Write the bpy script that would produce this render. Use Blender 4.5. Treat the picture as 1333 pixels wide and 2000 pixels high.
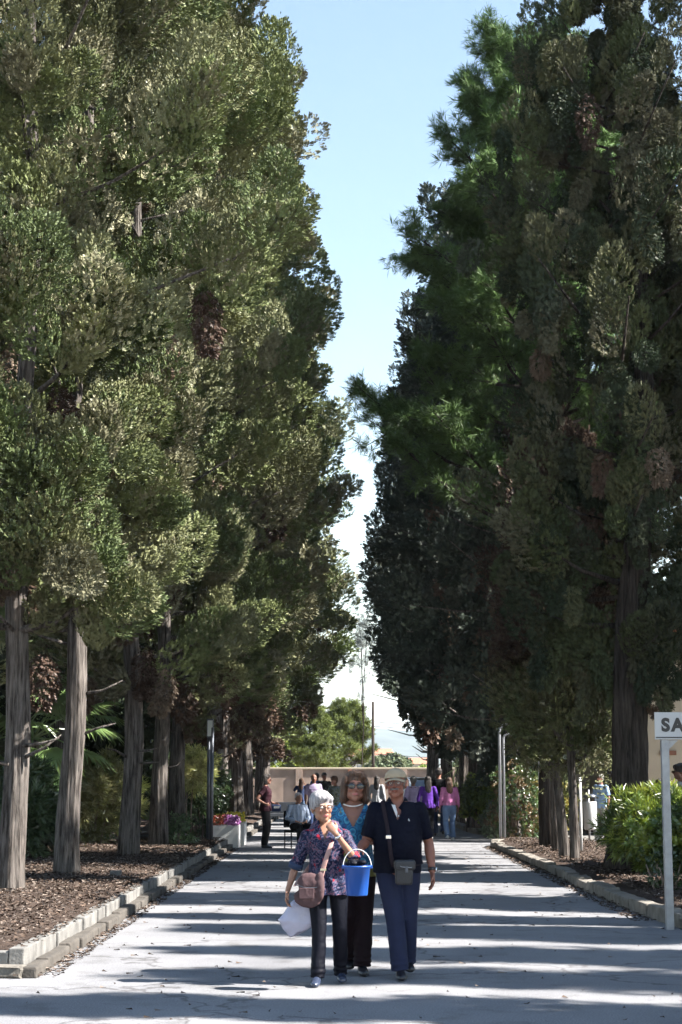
import bpy, bmesh, math, random
import numpy as np
from mathutils import Vector, Matrix

# ------------------------------------------------------------------ camera, world, sun, exposure
F_PX, W_PX, H_PX = 3300.0, 1333.0, 2000.0
CAM_H = 1.65
PITCH = math.atan(518.0 / F_PX)
scene = bpy.context.scene
for o in list(bpy.data.objects):
    bpy.data.objects.remove(o)
cam_d = bpy.data.cameras.new("camera"); cam = bpy.data.objects.new("camera", cam_d)
scene.collection.objects.link(cam); scene.camera = cam
cam.location = (0, 0, CAM_H); cam.rotation_euler = (math.pi / 2 + PITCH, 0, 0)
cam_d.sensor_fit = 'VERTICAL'; cam_d.sensor_height = 36.0; cam_d.sensor_width = 24.0
cam_d.lens = 36.0 * F_PX / H_PX
cam_d.clip_start = 0.1; cam_d.clip_end = 20000

SUN_EL, SUN_A = 43.0, -9.0          # elevation; azimuth from +X towards +Y
world = bpy.data.worlds.new("World"); scene.world = world; world.use_nodes = True
nt = world.node_tree
bg = nt.nodes["Background"]
sky = nt.nodes.new("ShaderNodeTexSky"); sky.sky_type = 'NISHITA'; sky.sun_disc = False
sky.sun_elevation = math.radians(SUN_EL); sky.sun_rotation = math.radians(90 - SUN_A)
sky.air_density = 1.35; sky.dust_density = 0.15; sky.ozone_density = 0.0
nt.links.new(sky.outputs[0], bg.inputs[0]); bg.inputs[1].default_value = 0.05
sun_d = bpy.data.lights.new("sun", 'SUN'); sun = bpy.data.objects.new("sun", sun_d)
scene.collection.objects.link(sun)
sun_d.energy = 5.0; sun_d.angle = math.radians(0.55); sun_d.color = (1.0, 0.95, 0.88)
sdir = Vector((math.cos(math.radians(SUN_EL)) * math.cos(math.radians(SUN_A)),
               math.cos(math.radians(SUN_EL)) * math.sin(math.radians(SUN_A)), math.sin(math.radians(SUN_EL))))
sun.rotation_euler = sdir.to_track_quat('Z', 'Y').to_euler(); sun.location = (30, 0, 40)
scene.view_settings.view_transform = 'Standard'; scene.view_settings.look = 'None'
scene.view_settings.exposure = 2.35; scene.view_settings.gamma = 1.0
scene.cycles.max_bounces = 5; scene.cycles.diffuse_bounces = 2; scene.cycles.glossy_bounces = 2
scene.cycles.transmission_bounces = 3; scene.cycles.transparent_max_bounces = 6; scene.cycles.volume_bounces = 0
scene.cycles.use_denoising = True
scene.cycles.use_adaptive_sampling = True; scene.cycles.adaptive_threshold = 0.03

C = scene.collection
R_ = math.radians
PI = math.pi
rng = np.random.default_rng(7)
random.seed(7)

def gp(px, py, z=0.0):
    """where the ray through a pixel of the photograph meets height z"""
    u = (px - W_PX / 2) / F_PX; v = (H_PX / 2 - py) / F_PX
    dx = u; dy = math.cos(PITCH) - v * math.sin(PITCH); dz = math.sin(PITCH) + v * math.cos(PITCH)
    t = (z - CAM_H) / dz
    return Vector((dx * t, dy * t, z))
def at(px, py, Y):
    """the point at distance Y"""
    u = (px - W_PX / 2) / F_PX; v = (H_PX / 2 - py) / F_PX
    dy = math.cos(PITCH) - v * math.sin(PITCH); dz = math.sin(PITCH) + v * math.cos(PITCH)
    t = Y / dy
    return Vector((u * t, Y, CAM_H + dz * t))

# ------------------------------------------------------------------ object helpers
def link(name, me, mat=None, parent=None, loc=None):
    o = bpy.data.objects.new(name, me); C.objects.link(o)
    if mat is not None and not me.materials: me.materials.append(mat)
    if parent is not None: o.parent = parent
    if loc is not None: o.location = loc
    return o
def thing(name, label, cat, loc=(0, 0, 0), rz=0.0, group=None):
    o = bpy.data.objects.new(name, None); C.objects.link(o)
    o.location = loc; o.rotation_euler = (0, 0, rz); o['label'] = label; o['category'] = cat
    o.empty_display_size = 0.2
    if group: o['group'] = group
    return o
def tag(o, label, cat, group=None):
    o['label'] = label; o['category'] = cat
    if group: o['group'] = group
    return o
def struct(o, kind='structure'):
    o['kind'] = kind; return o
def smooth(me, on=True):
    me.polygons.foreach_set('use_smooth', [on] * len(me.polygons)); return me
def mesh_np(name, V, Q, col=None, sm=False):
    """V (n,3), Q (m,4) or (m,3) arrays"""
    me = bpy.data.meshes.new(name)
    V = np.asarray(V, dtype=np.float32); Q = np.asarray(Q, dtype=np.int32)
    k = Q.shape[1]
    me.vertices.add(len(V)); me.vertices.foreach_set('co', V.ravel())
    me.loops.add(Q.size); me.loops.foreach_set('vertex_index', Q.ravel())
    me.polygons.add(len(Q)); me.polygons.foreach_set('loop_start', np.arange(0, Q.size, k, dtype=np.int32))
    if sm: me.polygons.foreach_set('use_smooth', np.ones(len(Q), dtype=bool))
    if col is not None:
        a = me.color_attributes.new('Col', 'FLOAT_COLOR', 'POINT')
        c4 = np.ones((len(V), 4), dtype=np.float32); c4[:, :3] = col
        a.data.foreach_set('color', c4.ravel())
    me.update(calc_edges=True); return me
def bm_mesh(bm, name, sm=False):
    me = bpy.data.meshes.new(name); bmesh.ops.recalc_face_normals(bm, faces=bm.faces)
    bm.to_mesh(me); bm.free()
    if sm: smooth(me)
    return me
def box(bm, c, s, bev=0.0, rot=None, seg=2):
    r = bmesh.ops.create_cube(bm, size=1.0)
    vs = r['verts']
    for v in vs: v.co = Vector((v.co.x * s[0], v.co.y * s[1], v.co.z * s[2]))
    if bev > 0:
        es = list({e for v in vs for e in v.link_edges})
        rr = bmesh.ops.bevel(bm, geom=es, offset=bev, segments=seg, affect='EDGES', profile=0.6)
        vs = list({v for f in rr['faces'] for v in f.verts} | {v for v in vs if v.is_valid})
    M = Matrix.Translation(Vector(c))
    if rot is not None: M = M @ rot
    for v in vs: v.co = M @ v.co
    return vs
def tube(bm, pts, rad, n=12, side=(1, 0, 0), caps=True):
    """loft along points; rad is a number or a list of numbers or (a, b) pairs: a along side, b across"""
    pts = [Vector(p) for p in pts]
    if not isinstance(rad, (list, tuple)): rad = [rad] * len(pts)
    rings = []
    for i, p in enumerate(pts):
        t = (pts[min(i + 1, len(pts) - 1)] - pts[max(i - 1, 0)]).normalized()
        s = Vector(side)
        if abs(t.dot(s)) > 0.93: s = Vector((0, 1, 0)) if abs(t.y) < 0.9 else Vector((0, 0, 1))
        u = (s - t * t.dot(s)).normalized(); v = t.cross(u)
        a, b = rad[i] if isinstance(rad[i], (list, tuple)) else (rad[i], rad[i])
        rings.append([bm.verts.new(p + u * (a * math.cos(2 * PI * k / n)) + v * (b * math.sin(2 * PI * k / n))) for k in range(n)])
    for r0, r1 in zip(rings, rings[1:]):
        for k in range(n):
            bm.faces.new((r0[k], r0[(k + 1) % n], r1[(k + 1) % n], r1[k]))
    if caps:
        bm.faces.new(list(reversed(rings[0]))); bm.faces.new(rings[-1])
    return rings
def ell(bm, c, r, M=None, u=16, v=10):
    m = Matrix.Translation(Vector(c)) @ Matrix.Diagonal((r[0], r[1], r[2], 1.0))
    if M is not None: m = M @ m
    bmesh.ops.create_uvsphere(bm, u_segments=u, v_segments=v, radius=1.0, matrix=m)
def remesh(bm, name, vox, it=2, fac=0.5):
    """fuse overlapping closed volumes into one continuous surface"""
    me = bm_mesh(bm, name + '_raw')
    o = bpy.data.objects.new('tmp', me); C.objects.link(o)
    m = o.modifiers.new('r', 'REMESH'); m.mode = 'VOXEL'; m.voxel_size = vox; m.adaptivity = 0.0
    if it:
        s = o.modifiers.new('s', 'SMOOTH'); s.factor = fac; s.iterations = it
    dg = bpy.context.evaluated_depsgraph_get()
    out = bpy.data.meshes.new_from_object(o.evaluated_get(dg)); out.name = name
    bpy.data.objects.remove(o); bpy.data.meshes.remove(me)
    smooth(out); return out
def get_co(me):
    a = np.empty(len(me.vertices) * 3, dtype=np.float32); me.vertices.foreach_get('co', a); return a.reshape(-1, 3)
def get_no(me):
    a = np.empty(len(me.vertices) * 3, dtype=np.float32); me.vertices.foreach_get('normal', a); return a.reshape(-1, 3)
def set_co(me, a):
    me.vertices.foreach_set('co', np.ascontiguousarray(a, dtype=np.float32).ravel()); me.update()
def cut(me, keep):
    """delete the vertices where keep is False"""
    bm = bmesh.new(); bm.from_mesh(me); bm.verts.ensure_lookup_table()
    bmesh.ops.delete(bm, geom=[bm.verts[i] for i in np.nonzero(~keep)[0]], context='VERTS')
    bm.to_mesh(me); bm.free(); smooth(me); return me
def copy_tree(o, parent=None):
    c = o.copy(); C.objects.link(c); c.parent = parent
    for ch in [x for x in o.children]:
        copy_tree(ch, c)
    return c
def vnoise(P, seed=0, n=10, f=1.0):
    """cheap smooth noise: a sum of random sine waves"""
    r = np.random.default_rng(seed); out = np.zeros(len(P))
    for i in range(n):
        k = r.normal(size=3) * f * (1 + i * 0.25); out += np.sin(P @ k + r.uniform(0, 6.28)) / (1 + i * 0.25)
    return out / 3.0

# ------------------------------------------------------------------ materials
def mat(name, col, rough=0.6, metal=0.0, spec=0.5, var=0.0, vscale=8.0, bump=0.0, bscale=40.0, stretch=None, alpha=None):
    m = bpy.data.materials.new(name); m.use_nodes = True
    n = m.node_tree.nodes; l = m.node_tree.links; b = n['Principled BSDF']
    b.inputs['Base Color'].default_value = (*col, 1); b.inputs['Roughness'].default_value = rough
    b.inputs['Metallic'].default_value = metal; b.inputs['Specular IOR Level'].default_value = spec
    tc = n.new('ShaderNodeTexCoord'); src = tc.outputs['Object']
    if stretch:
        mp = n.new('ShaderNodeMapping'); mp.inputs['Scale'].default_value = stretch; l.new(src, mp.inputs[0]); src = mp.outputs[0]
    if var > 0:
        t = n.new('ShaderNodeTexNoise'); t.inputs['Scale'].default_value = vscale; t.inputs['Detail'].default_value = 6
        l.new(src, t.inputs['Vector'])
        r = n.new('ShaderNodeValToRGB')
        r.color_ramp.elements[0].position = 0.3; r.color_ramp.elements[1].position = 0.72
        r.color_ramp.elements[0].color = (*[c * (1 - var) for c in col], 1); r.color_ramp.elements[1].color = (*[min(1, c * (1 + var)) for c in col], 1)
        l.new(t.outputs[0], r.inputs[0]); l.new(r.outputs[0], b.inputs['Base Color'])
    if bump > 0:
        t2 = n.new('ShaderNodeTexNoise'); t2.inputs['Scale'].default_value = bscale; t2.inputs['Detail'].default_value = 5
        l.new(src, t2.inputs['Vector'])
        bp = n.new('ShaderNodeBump'); bp.inputs['Strength'].default_value = bump; bp.inputs['Distance'].default_value = 0.02
        l.new(t2.outputs[0], bp.inputs['Height']); l.new(bp.outputs[0], b.inputs['Normal'])
    return m
def leaf_mat(name, trans=0.25, gloss=0.04, rough=0.45):
    m = bpy.data.materials.new(name); m.use_nodes = True
    n = m.node_tree.nodes; l = m.node_tree.links; n.remove(n['Principled BSDF'])
    out = n['Material Output']; a = n.new('ShaderNodeAttribute'); a.attribute_name = 'Col'
    d = n.new('ShaderNodeBsdfDiffuse'); t = n.new('ShaderNodeBsdfTranslucent'); g = n.new('ShaderNodeBsdfGlossy')
    g.inputs['Roughness'].default_value = rough
    hs = n.new('ShaderNodeHueSaturation'); hs.inputs['Hue'].default_value = 0.48; hs.inputs['Value'].default_value = 1.3
    l.new(a.outputs[0], d.inputs[0]); l.new(a.outputs[0], hs.inputs['Color']); l.new(hs.outputs[0], t.inputs[0])
    m1 = n.new('ShaderNodeMixShader'); m1.inputs[0].default_value = trans; m2 = n.new('ShaderNodeMixShader'); m2.inputs[0].default_value = gloss
    l.new(d.outputs[0], m1.inputs[1]); l.new(t.outputs[0], m1.inputs[2]); l.new(m1.outputs[0], m2.inputs[1]); l.new(g.outputs[0], m2.inputs[2])
    l.new(m2.outputs[0], out.inputs[0]); return m
def vcol_mat(name, rough=0.55, bump=0.0, bscale=200.0, sss=0.0):
    m = bpy.data.materials.new(name); m.use_nodes = True
    n = m.node_tree.nodes; l = m.node_tree.links; b = n['Principled BSDF']; b.inputs['Roughness'].default_value = rough
    b.inputs['Specular IOR Level'].default_value = 0.35
    a = n.new('ShaderNodeAttribute'); a.attribute_name = 'Col'; l.new(a.outputs[0], b.inputs['Base Color'])
    if bump:
        tc = n.new('ShaderNodeTexCoord'); t2 = n.new('ShaderNodeTexNoise'); t2.inputs['Scale'].default_value = bscale
        l.new(tc.outputs['Object'], t2.inputs['Vector'])
        bp = n.new('ShaderNodeBump'); bp.inputs['Strength'].default_value = bump; bp.inputs['Distance'].default_value = 0.004
        l.new(t2.outputs[0], bp.inputs['Height']); l.new(bp.outputs[0], b.inputs['Normal'])
    return m
def bark_mat(name, c0, c1, sx=14.0):
    m = bpy.data.materials.new(name); m.use_nodes = True
    n = m.node_tree.nodes; l = m.node_tree.links; b = n['Principled BSDF']; b.inputs['Roughness'].default_value = 0.95
    b.inputs['Specular IOR Level'].default_value = 0.15
    tc = n.new('ShaderNodeTexCoord'); mp = n.new('ShaderNodeMapping'); mp.inputs['Scale'].default_value = (sx, sx, 1.3)
    l.new(tc.outputs['Object'], mp.inputs[0])
    t = n.new('ShaderNodeTexNoise'); t.inputs['Scale'].default_value = 1.6; t.inputs['Detail'].default_value = 8; t.inputs['Roughness'].default_value = 0.65
    l.new(mp.outputs[0], t.inputs['Vector'])
    w = n.new('ShaderNodeTexNoise'); w.inputs['Scale'].default_value = 1.3; w.inputs['Detail'].default_value = 2; l.new(tc.outputs['Object'], w.inputs['Vector'])
    r = n.new('ShaderNodeValToRGB'); r.color_ramp.elements[0].position = 0.36; r.color_ramp.elements[1].position = 0.62
    r.color_ramp.elements[0].color = (*c0, 1); r.color_ramp.elements[1].color = (*c1, 1)
    l.new(t.outputs[0], r.inputs[0])
    mx = n.new('ShaderNodeMix'); mx.data_type = 'RGBA'; mx.blend_type = 'MULTIPLY'; mx.inputs[0].default_value = 0.5
    l.new(r.outputs[0], mx.inputs[6]); l.new(w.outputs[0], mx.inputs[7])
    l.new(mx.outputs[2], b.inputs['Base Color'])
    bp = n.new('ShaderNodeBump'); bp.inputs['Strength'].default_value = 1.0; bp.inputs['Distance'].default_value = 0.03
    l.new(t.outputs[0], bp.inputs['Height']); l.new(bp.outputs[0], b.inputs['Normal']); return m

M = {}
M['leaf'] = leaf_mat('cypress_foliage', 0.0, 0.015)
M['leaf_gloss'] = leaf_mat('glossy_leaves', 0.3, 0.07, 0.3)
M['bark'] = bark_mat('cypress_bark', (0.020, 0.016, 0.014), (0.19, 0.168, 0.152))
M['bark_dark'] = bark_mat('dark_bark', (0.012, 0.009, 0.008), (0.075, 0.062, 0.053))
M['twig'] = mat('twig', (0.2, 0.15, 0.12), 0.9)
M['kerb'] = mat('pale_concrete', (0.135, 0.13, 0.122), 0.9, var=0.42, vscale=5, bump=0.3, bscale=60)
M['kerb_stone'] = mat('old_stone', (0.15, 0.135, 0.115), 0.92, var=0.35, vscale=5, bump=0.7, bscale=22)
M['kerb_brown'] = mat('brown_kerb_stone', (0.062, 0.054, 0.046), 0.92, var=0.3, vscale=6, bump=0.5, bscale=30)
M['white'] = mat('white_paint', (0.50, 0.50, 0.50), 0.45, var=0.04, vscale=5)
M['black'] = mat('black_plastic', (0.015, 0.015, 0.017), 0.4)
M['steel'] = mat('galvanised_steel', (0.30, 0.31, 0.33), 0.42, metal=0.55, var=0.16, vscale=9)
M['darksteel'] = mat('dark_grey_metal', (0.10, 0.11, 0.13), 0.38, metal=0.6, var=0.1)
M['gold'] = mat('metal_trim', (0.6, 0.55, 0.4), 0.3, metal=0.9)
def glass_mat():
    m = mat('window_glass', (0.10, 0.12, 0.14), 0.06, spec=0.8); return m
M['glass'] = glass_mat()
def asphalt_mat():
    m = bpy.data.materials.new('pale_asphalt'); m.use_nodes = True
    n = m.node_tree.nodes; l = m.node_tree.links; b = n['Principled BSDF']; b.inputs['Roughness'].default_value = 0.9
    b.inputs['Specular IOR Level'].default_value = 0.25
    tc = n.new('ShaderNodeTexCoord')
    t = n.new('ShaderNodeTexNoise'); t.inputs['Scale'].default_value = 0.55; t.inputs['Detail'].default_value = 8; t.inputs['Roughness'].default_value = 0.6
    g = n.new('ShaderNodeTexNoise'); g.inputs['Scale'].default_value = 75; g.inputs['Detail'].default_value = 3
    v = n.new('ShaderNodeTexVoronoi'); v.feature = 'DISTANCE_TO_EDGE'; v.inputs['Scale'].default_value = 0.33
    nz = n.new('ShaderNodeTexNoise'); nz.inputs['Scale'].default_value = 2.2; nz.inputs['Detail'].default_value = 6
    for x in (t, g, nz): l.new(tc.outputs['Object'], x.inputs['Vector'])
    ad = n.new('ShaderNodeMixRGB'); ad.blend_type = 'LINEAR_LIGHT'; ad.inputs[0].default_value = 0.5
    l.new(tc.outputs['Object'], ad.inputs[1]); l.new(nz.outputs['Color'], ad.inputs[2]); l.new(ad.outputs[0], v.inputs['Vector'])
    r = n.new('ShaderNodeValToRGB'); r.color_ramp.elements[0].position = 0.3; r.color_ramp.elements[1].position = 0.7
    r.color_ramp.elements[0].color = (0.150, 0.151, 0.160, 1); r.color_ramp.elements[1].color = (0.230, 0.230, 0.238, 1)
    l.new(t.outputs[0], r.inputs[0])
    cr = n.new('ShaderNodeValToRGB'); cr.color_ramp.elements[0].position = 0.004; cr.color_ramp.elements[1].position = 0.012
    cr.color_ramp.elements[0].color = (0.45, 0.43, 0.42, 1); cr.color_ramp.elements[1].color = (1, 1, 1, 1)
    l.new(v.outputs['Distance'], cr.inputs[0])
    m1 = n.new('ShaderNodeMixRGB'); m1.blend_type = 'MULTIPLY'; m1.inputs[0].default_value = 0.8; l.new(r.outputs[0], m1.inputs[1]); l.new(cr.outputs[0], m1.inputs[2])
    gr = n.new('ShaderNodeValToRGB'); gr.color_ramp.elements[0].position = 0.3; gr.color_ramp.elements[1].position = 0.66
    gr.color_ramp.elements[0].color = (0.55, 0.55, 0.56, 1); gr.color_ramp.elements[1].color = (1.15, 1.15, 1.15, 1); l.new(g.outputs[0], gr.inputs[0])
    m2 = n.new('ShaderNodeMixRGB'); m2.blend_type = 'MULTIPLY'; m2.inputs[0].default_value = 1; l.new(m1.outputs[0], m2.inputs[1]); l.new(gr.outputs[0], m2.inputs[2])
    st = n.new('ShaderNodeTexNoise'); st.inputs['Scale'].default_value = 1.7; st.inputs['Detail'].default_value = 10; st.inputs['Roughness'].default_value = 0.72; l.new(tc.outputs['Object'], st.inputs['Vector'])
    sr = n.new('ShaderNodeValToRGB'); sr.color_ramp.elements[0].position = 0.33; sr.color_ramp.elements[1].position = 0.47
    sr.color_ramp.elements[0].color = (0.58, 0.56, 0.53, 1); sr.color_ramp.elements[1].color = (1, 1, 1, 1); l.new(st.outputs[0], sr.inputs[0])
    m3 = n.new('ShaderNodeMixRGB'); m3.blend_type = 'MULTIPLY'; m3.inputs[0].default_value = 0.8; l.new(m2.outputs[0], m3.inputs[1]); l.new(sr.outputs[0], m3.inputs[2])
    l.new(m3.outputs[0], b.inputs['Base Color'])
    bp = n.new('ShaderNodeBump'); bp.inputs['Strength'].default_value = 0.35; bp.inputs['Distance'].default_value = 0.006
    l.new(g.outputs[0], bp.inputs['Height']); l.new(bp.outputs[0], b.inputs['Normal']); return m
M['road'] = asphalt_mat()
def mulch_mat():
    m = bpy.data.materials.new('needle_mulch'); m.use_nodes = True
    n = m.node_tree.nodes; l = m.node_tree.links; b = n['Principled BSDF']; b.inputs['Roughness'].default_value = 1.0
    b.inputs['Specular IOR Level'].default_value = 0.1
    tc = n.new('ShaderNodeTexCoord'); t = n.new('ShaderNodeTexNoise'); t.inputs['Scale'].default_value = 14; t.inputs['Detail'].default_value = 9; t.inputs['Roughness'].default_value = 0.75
    l.new(tc.outputs['Object'], t.inputs['Vector'])
    r = n.new('ShaderNodeValToRGB'); e = r.color_ramp.elements
    e[0].position = 0.3; e[0].color = (0.035, 0.024, 0.02, 1); e[1].position = 0.7; e[1].color = (0.11, 0.088, 0.074, 1)
    e2 = e.new(0.5); e2.color = (0.06, 0.043, 0.035, 1)
    l.new(t.outputs[0], r.inputs[0]); l.new(r.outputs[0], b.inputs['Base Color'])
    bp = n.new('ShaderNodeBump'); bp.inputs['Strength'].default_value = 1.0; bp.inputs['Distance'].default_value = 0.04
    l.new(t.outputs[0], bp.inputs['Height']); l.new(bp.outputs[0], b.inputs['Normal']); return m
M['mulch'] = mulch_mat()
M['dirt'] = mat('dry_ground', (0.33, 0.27, 0.21), 1.0, var=0.3, vscale=0.8, bump=0.5, bscale=12)
OFF_TREES = [(10, 10.9, .9), (14.5, 12.3, .98), (18, 15.9, 1.2), (13.5, 17.0, .92), (9.8, 19.0, .78), (14.0, 20.5, 1.0), (11.5, 22.0, 1.22), (11.2, 27.0, 1.3), (16.5, 13.9, 1.08), (12.4, 14.6, .86)]  # all out of view; the farthest back is added to shade a left trunk
# ------------------------------------------------------------------ the setting
def grid(x0, x1, y0, y1, nx, ny, zf, name):
    X, Y = np.meshgrid(np.linspace(x0, x1, nx), np.linspace(y0, y1, ny))
    V = np.stack([X.ravel(), Y.ravel(), zf(X.ravel(), Y.ravel())], 1)
    i = np.arange(nx * ny).reshape(ny, nx)
    Q = np.stack([i[:-1, :-1].ravel(), i[:-1, 1:].ravel(), i[1:, 1:].ravel(), i[1:, :-1].ravel()], 1)
    return mesh_np(name, V, Q, sm=True)
def mound(X, Y, x0, x1, y0, y1, zb, amp, seed, edge=0.35):
    P = np.stack([X, Y, X * 0], 1)
    d = np.minimum.reduce([X - x0, x1 - X, Y - y0, y1 - Y]); s = np.clip(d / edge, 0, 1)
    return zb + s * (amp * 0.6 + amp * 0.5 * vnoise(P, seed, 8, 1.6)) + 0.022 * vnoise(P, seed + 1, 12, 7.0) * s
struct(link('ground', grid(-9000, 9000, -200, 12000, 40, 40, lambda x, y: x * 0 - 0.012, 'ground'), M['dirt']))
struct(link('road', grid(-60, 60, -30, 102, 60, 60, lambda x, y: x * 0 + 0.0, 'road'), M['road']))

def kerb_run(name, pts, w, h, matl, seglen=1.0, z0=-0.01, jit=0.004, bev=0.012, rough=0.0, seed=1):
    """a run of separate kerb stones laid end to end; pts = line of their middle"""
    rr = random.Random(seed); bm = bmesh.new()
    for a, b in zip(pts, pts[1:]):
        a = Vector((a[0], a[1], 0)); b = Vector((b[0], b[1], 0)); L = (b - a).length
        n = max(1, round(L / seglen)); ang = math.atan2((b - a).y, (b - a).x)
        for i in range(n):
            c = a.lerp(b, (i + 0.5) / n); hh = h + rr.uniform(-jit, jit)
            ww = w + rr.uniform(-jit, jit)
            rot = Matrix.Rotation(ang + rr.uniform(-jit, jit) * 1.5, 4, 'Z')
            vs = box(bm, (c.x + rr.uniform(-jit, jit), c.y, z0 + (hh - z0) / 2), (L / n - 0.008, ww, hh - z0), bev, rot)
            if rough:
                for v in vs:
                    v.co += Vector((rr.uniform(-1, 1), rr.uniform(-1, 1), rr.uniform(-1, 0.6))) * rough
    me = bm_mesh(bm, name)
    return struct(link(name, me, matl))
XL = -2.53
kerb_run('kerb', [(XL - 0.19, 14.62), (XL - 0.19, 40.4)], 0.12, 0.215, M['kerb'], 0.55, jit=0.012, seed=2)
kerb_run('kerb_step', [(XL - 0.065, 14.45), (XL - 0.065, 40.3)], 0.13, 0.10, M['kerb_brown'], 0.62, jit=0.016, bev=0.02, seed=3)
kerb_run('kerb', [(XL - 0.255, 14.68), (-4.5, 15.0), (-9.0, 15.9)], 0.12, 0.205, M['kerb'], 1.0, jit=0.01, rough=0.004, seed=4)
kerb_run('kerb_base', [(XL - 0.12, 14.50), (-4.5, 14.84), (-9.0, 15.72)], 0.15, 0.105, M['kerb_stone'], 0.9, jit=0.012, bev=0.03, rough=0.015, seed=5)
kerb_run('kerb', [(XL - 0.19, 45.0), (XL - 0.19, 96)], 0.12, 0.215, M['kerb'], 0.8, jit=0.012, seed=6)
kerb_run('kerb_step', [(XL - 0.065, 44.9), (XL - 0.065, 96)], 0.13, 0.10, M['kerb_brown'], 0.7, jit=0.016, bev=0.02, seed=7)
# the right-hand kerb is of rough stones and wanders a little
def kerb_rough(pts, seed):
    bm = bmesh.new(); rr = random.Random(seed)
    P = [Vector((p[0], p[1], 0)) for p in pts]
    acc = [0.0]
    for a, b in zip(P, P[1:]): acc.append(acc[-1] + (b - a).length)
    def pos(s):
        for i in range(len(P) - 1):
            if s <= acc[i + 1] or i == len(P) - 2: return P[i].lerp(P[i + 1], (s - acc[i]) / (acc[i + 1] - acc[i]))
    s = 0.0
    while s < acc[-1] - 0.3:
        L = min(rr.uniform(0.5, 1.15), acc[-1] - s); a = pos(s); b = pos(s + L); ang = math.atan2((b - a).y, (b - a).x)
        h = rr.uniform(0.115, 0.16); c = (a + b) / 2
        k = len(bm.verts)
        g = bmesh.new(); vs = box(g, (0, 0, 0), (L - 0.012, 0.2 + rr.uniform(-0.02, 0.03), h + 0.02), 0.022)
        bmesh.ops.subdivide_edges(g, edges=[e for e in g.edges if e.calc_length() > 0.15], cuts=4, use_grid_fill=True)
        for v in g.verts:
            q = v.co * 9 + Vector((s * 3.1, seed, 0)); nn = math.sin(q.x * 1.3 + q.y) * math.sin(q.y * 2.1 + q.z * 1.7) + 0.5 * math.sin(q.x * 3.3 + q.z * 2.9)
            v.co += v.normal * 0.012 * nn if v.normal.length else Vector()
            v.co.z += 0.5 * (h - 0.01)
        g.transform(Matrix.Translation((c.x + rr.uniform(-.012, .012), c.y, 0)) @ Matrix.Rotation(ang + rr.uniform(-.02, .02), 4, 'Z'))
        me = bpy.data.meshes.new('t'); g.to_mesh(me); g.free(); bm.from_mesh(me); bpy.data.meshes.remove(me)
        s += L
    struct(link('kerb', bm_mesh(bm, 'kerb'), M['kerb_stone']))
kerb_rough([(6.2, 16.6), (4.9, 17.0), (4.15, 17.7), (3.85, 18.8), (3.72, 21), (3.68, 25), (3.72, 31), (3.7, 36), (3.68, 41.5), (3.95, 42.6), (4.9, 43.4)], 3)
kerb_rough([(8.5, 49.0), (5.6, 48.6), (4.5, 49.0), (4.0, 50.5), (3.9, 56), (3.85, 70), (3.8, 95)], 5)

def bed(x0, x1, y0, y1, zb, amp, seed, nx, ny):
    me = grid(x0, x1, y0, y1, nx, ny, lambda X, Y: mound(X, Y, x0, x1, y0, y1, zb, amp, seed), 'planting_bed')
    struct(link('planting_bed', me, M['mulch']))
bed(-22, XL - 0.24, 14.72, 40.4, 0.165, 0.10, 11, 420, 420)
bed(-22, XL - 0.24, 45.0, 96, 0.165, 0.10, 12, 200, 400)
bed(3.80, 6.1, 17.6, 42.4, 0.10, 0.10, 13, 110, 420)
bed(4.0, 9.0, 49.2, 95, 0.10, 0.08, 14, 100, 400)
# mulch and litter: needles, bark chips and small clods lying on the beds
def litter(x0, x1, y0, y1, z, n, seed, name):
    r = np.random.default_rng(seed)
    P = np.stack([r.uniform(x0, x1, n), r.uniform(y0, y1, n), z + r.uniform(0.0, 0.03, n)], 1)
    P[:, 2] += 0.06 + 0.05 * vnoise(P * [1, 1, 0], seed - 20, 8, 1.6) * 0
    T = np.array([[-.5, -.5, 0], [.5, -.35, .1], [.4, .5, 0.0], [-.5, .4, .25]])
    A = r.uniform(0, 6.28, n); L = r.uniform(0.015, 0.08, n); Wd = r.uniform(0.006, 0.022, n)
    t = np.stack([T[None, :, 0] * L[:, None], T[None, :, 1] * Wd[:, None], T[None, :, 2] * 0.06 + 0 * L[:, None]], 2)
    c, s = np.cos(A)[:, None], np.sin(A)[:, None]
    V = np.stack([t[..., 0] * c - t[..., 1] * s, t[..., 0] * s + t[..., 1] * c, t[..., 2]], 2) + P[:, None, :]
    base = np.array([[0.10, 0.072, 0.056], [0.055, 0.04, 0.032], [0.16, 0.13, 0.11], [0.04, 0.03, 0.024]])[r.integers(0, 4, n)]
    col = np.repeat(base * r.uniform(0.7, 1.2, (n, 1)), 4, 0)
    o = link(name, mesh_np(name, V.reshape(-1, 3), np.arange(n * 4).reshape(n, 4), col), M['leaf'])
    struct(o, 'stuff')
litter(-9, XL - 0.25, 14.8, 40, 0.19, 42000, 31, 'bark_litter')
litter(3.86, 5.9, 18.0, 42, 0.12, 9000, 33, 'leaf_litter')
litter(XL - .2, 3.6, 11.8, 40, -0.0585, 420, 35, 'fallen_leaves')
litter(XL, XL + .16, 14.5, 40, -0.0565, 1500, 36, 'gutter_litter')
litter(3.35, 3.62, 20, 41, -0.0565, 1500, 37, 'gutter_litter')
litter(XL - .26, XL - .13, 14.8, 40, 0.155, 900, 38, 'kerb_litter')
# pale paving to the right of the bed
struct(link('pavement', grid(6.12, 30, 17.5, 49, 10, 10, lambda x, y: x * 0 + 0.06, 'pavement'), M['kerb']))

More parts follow.
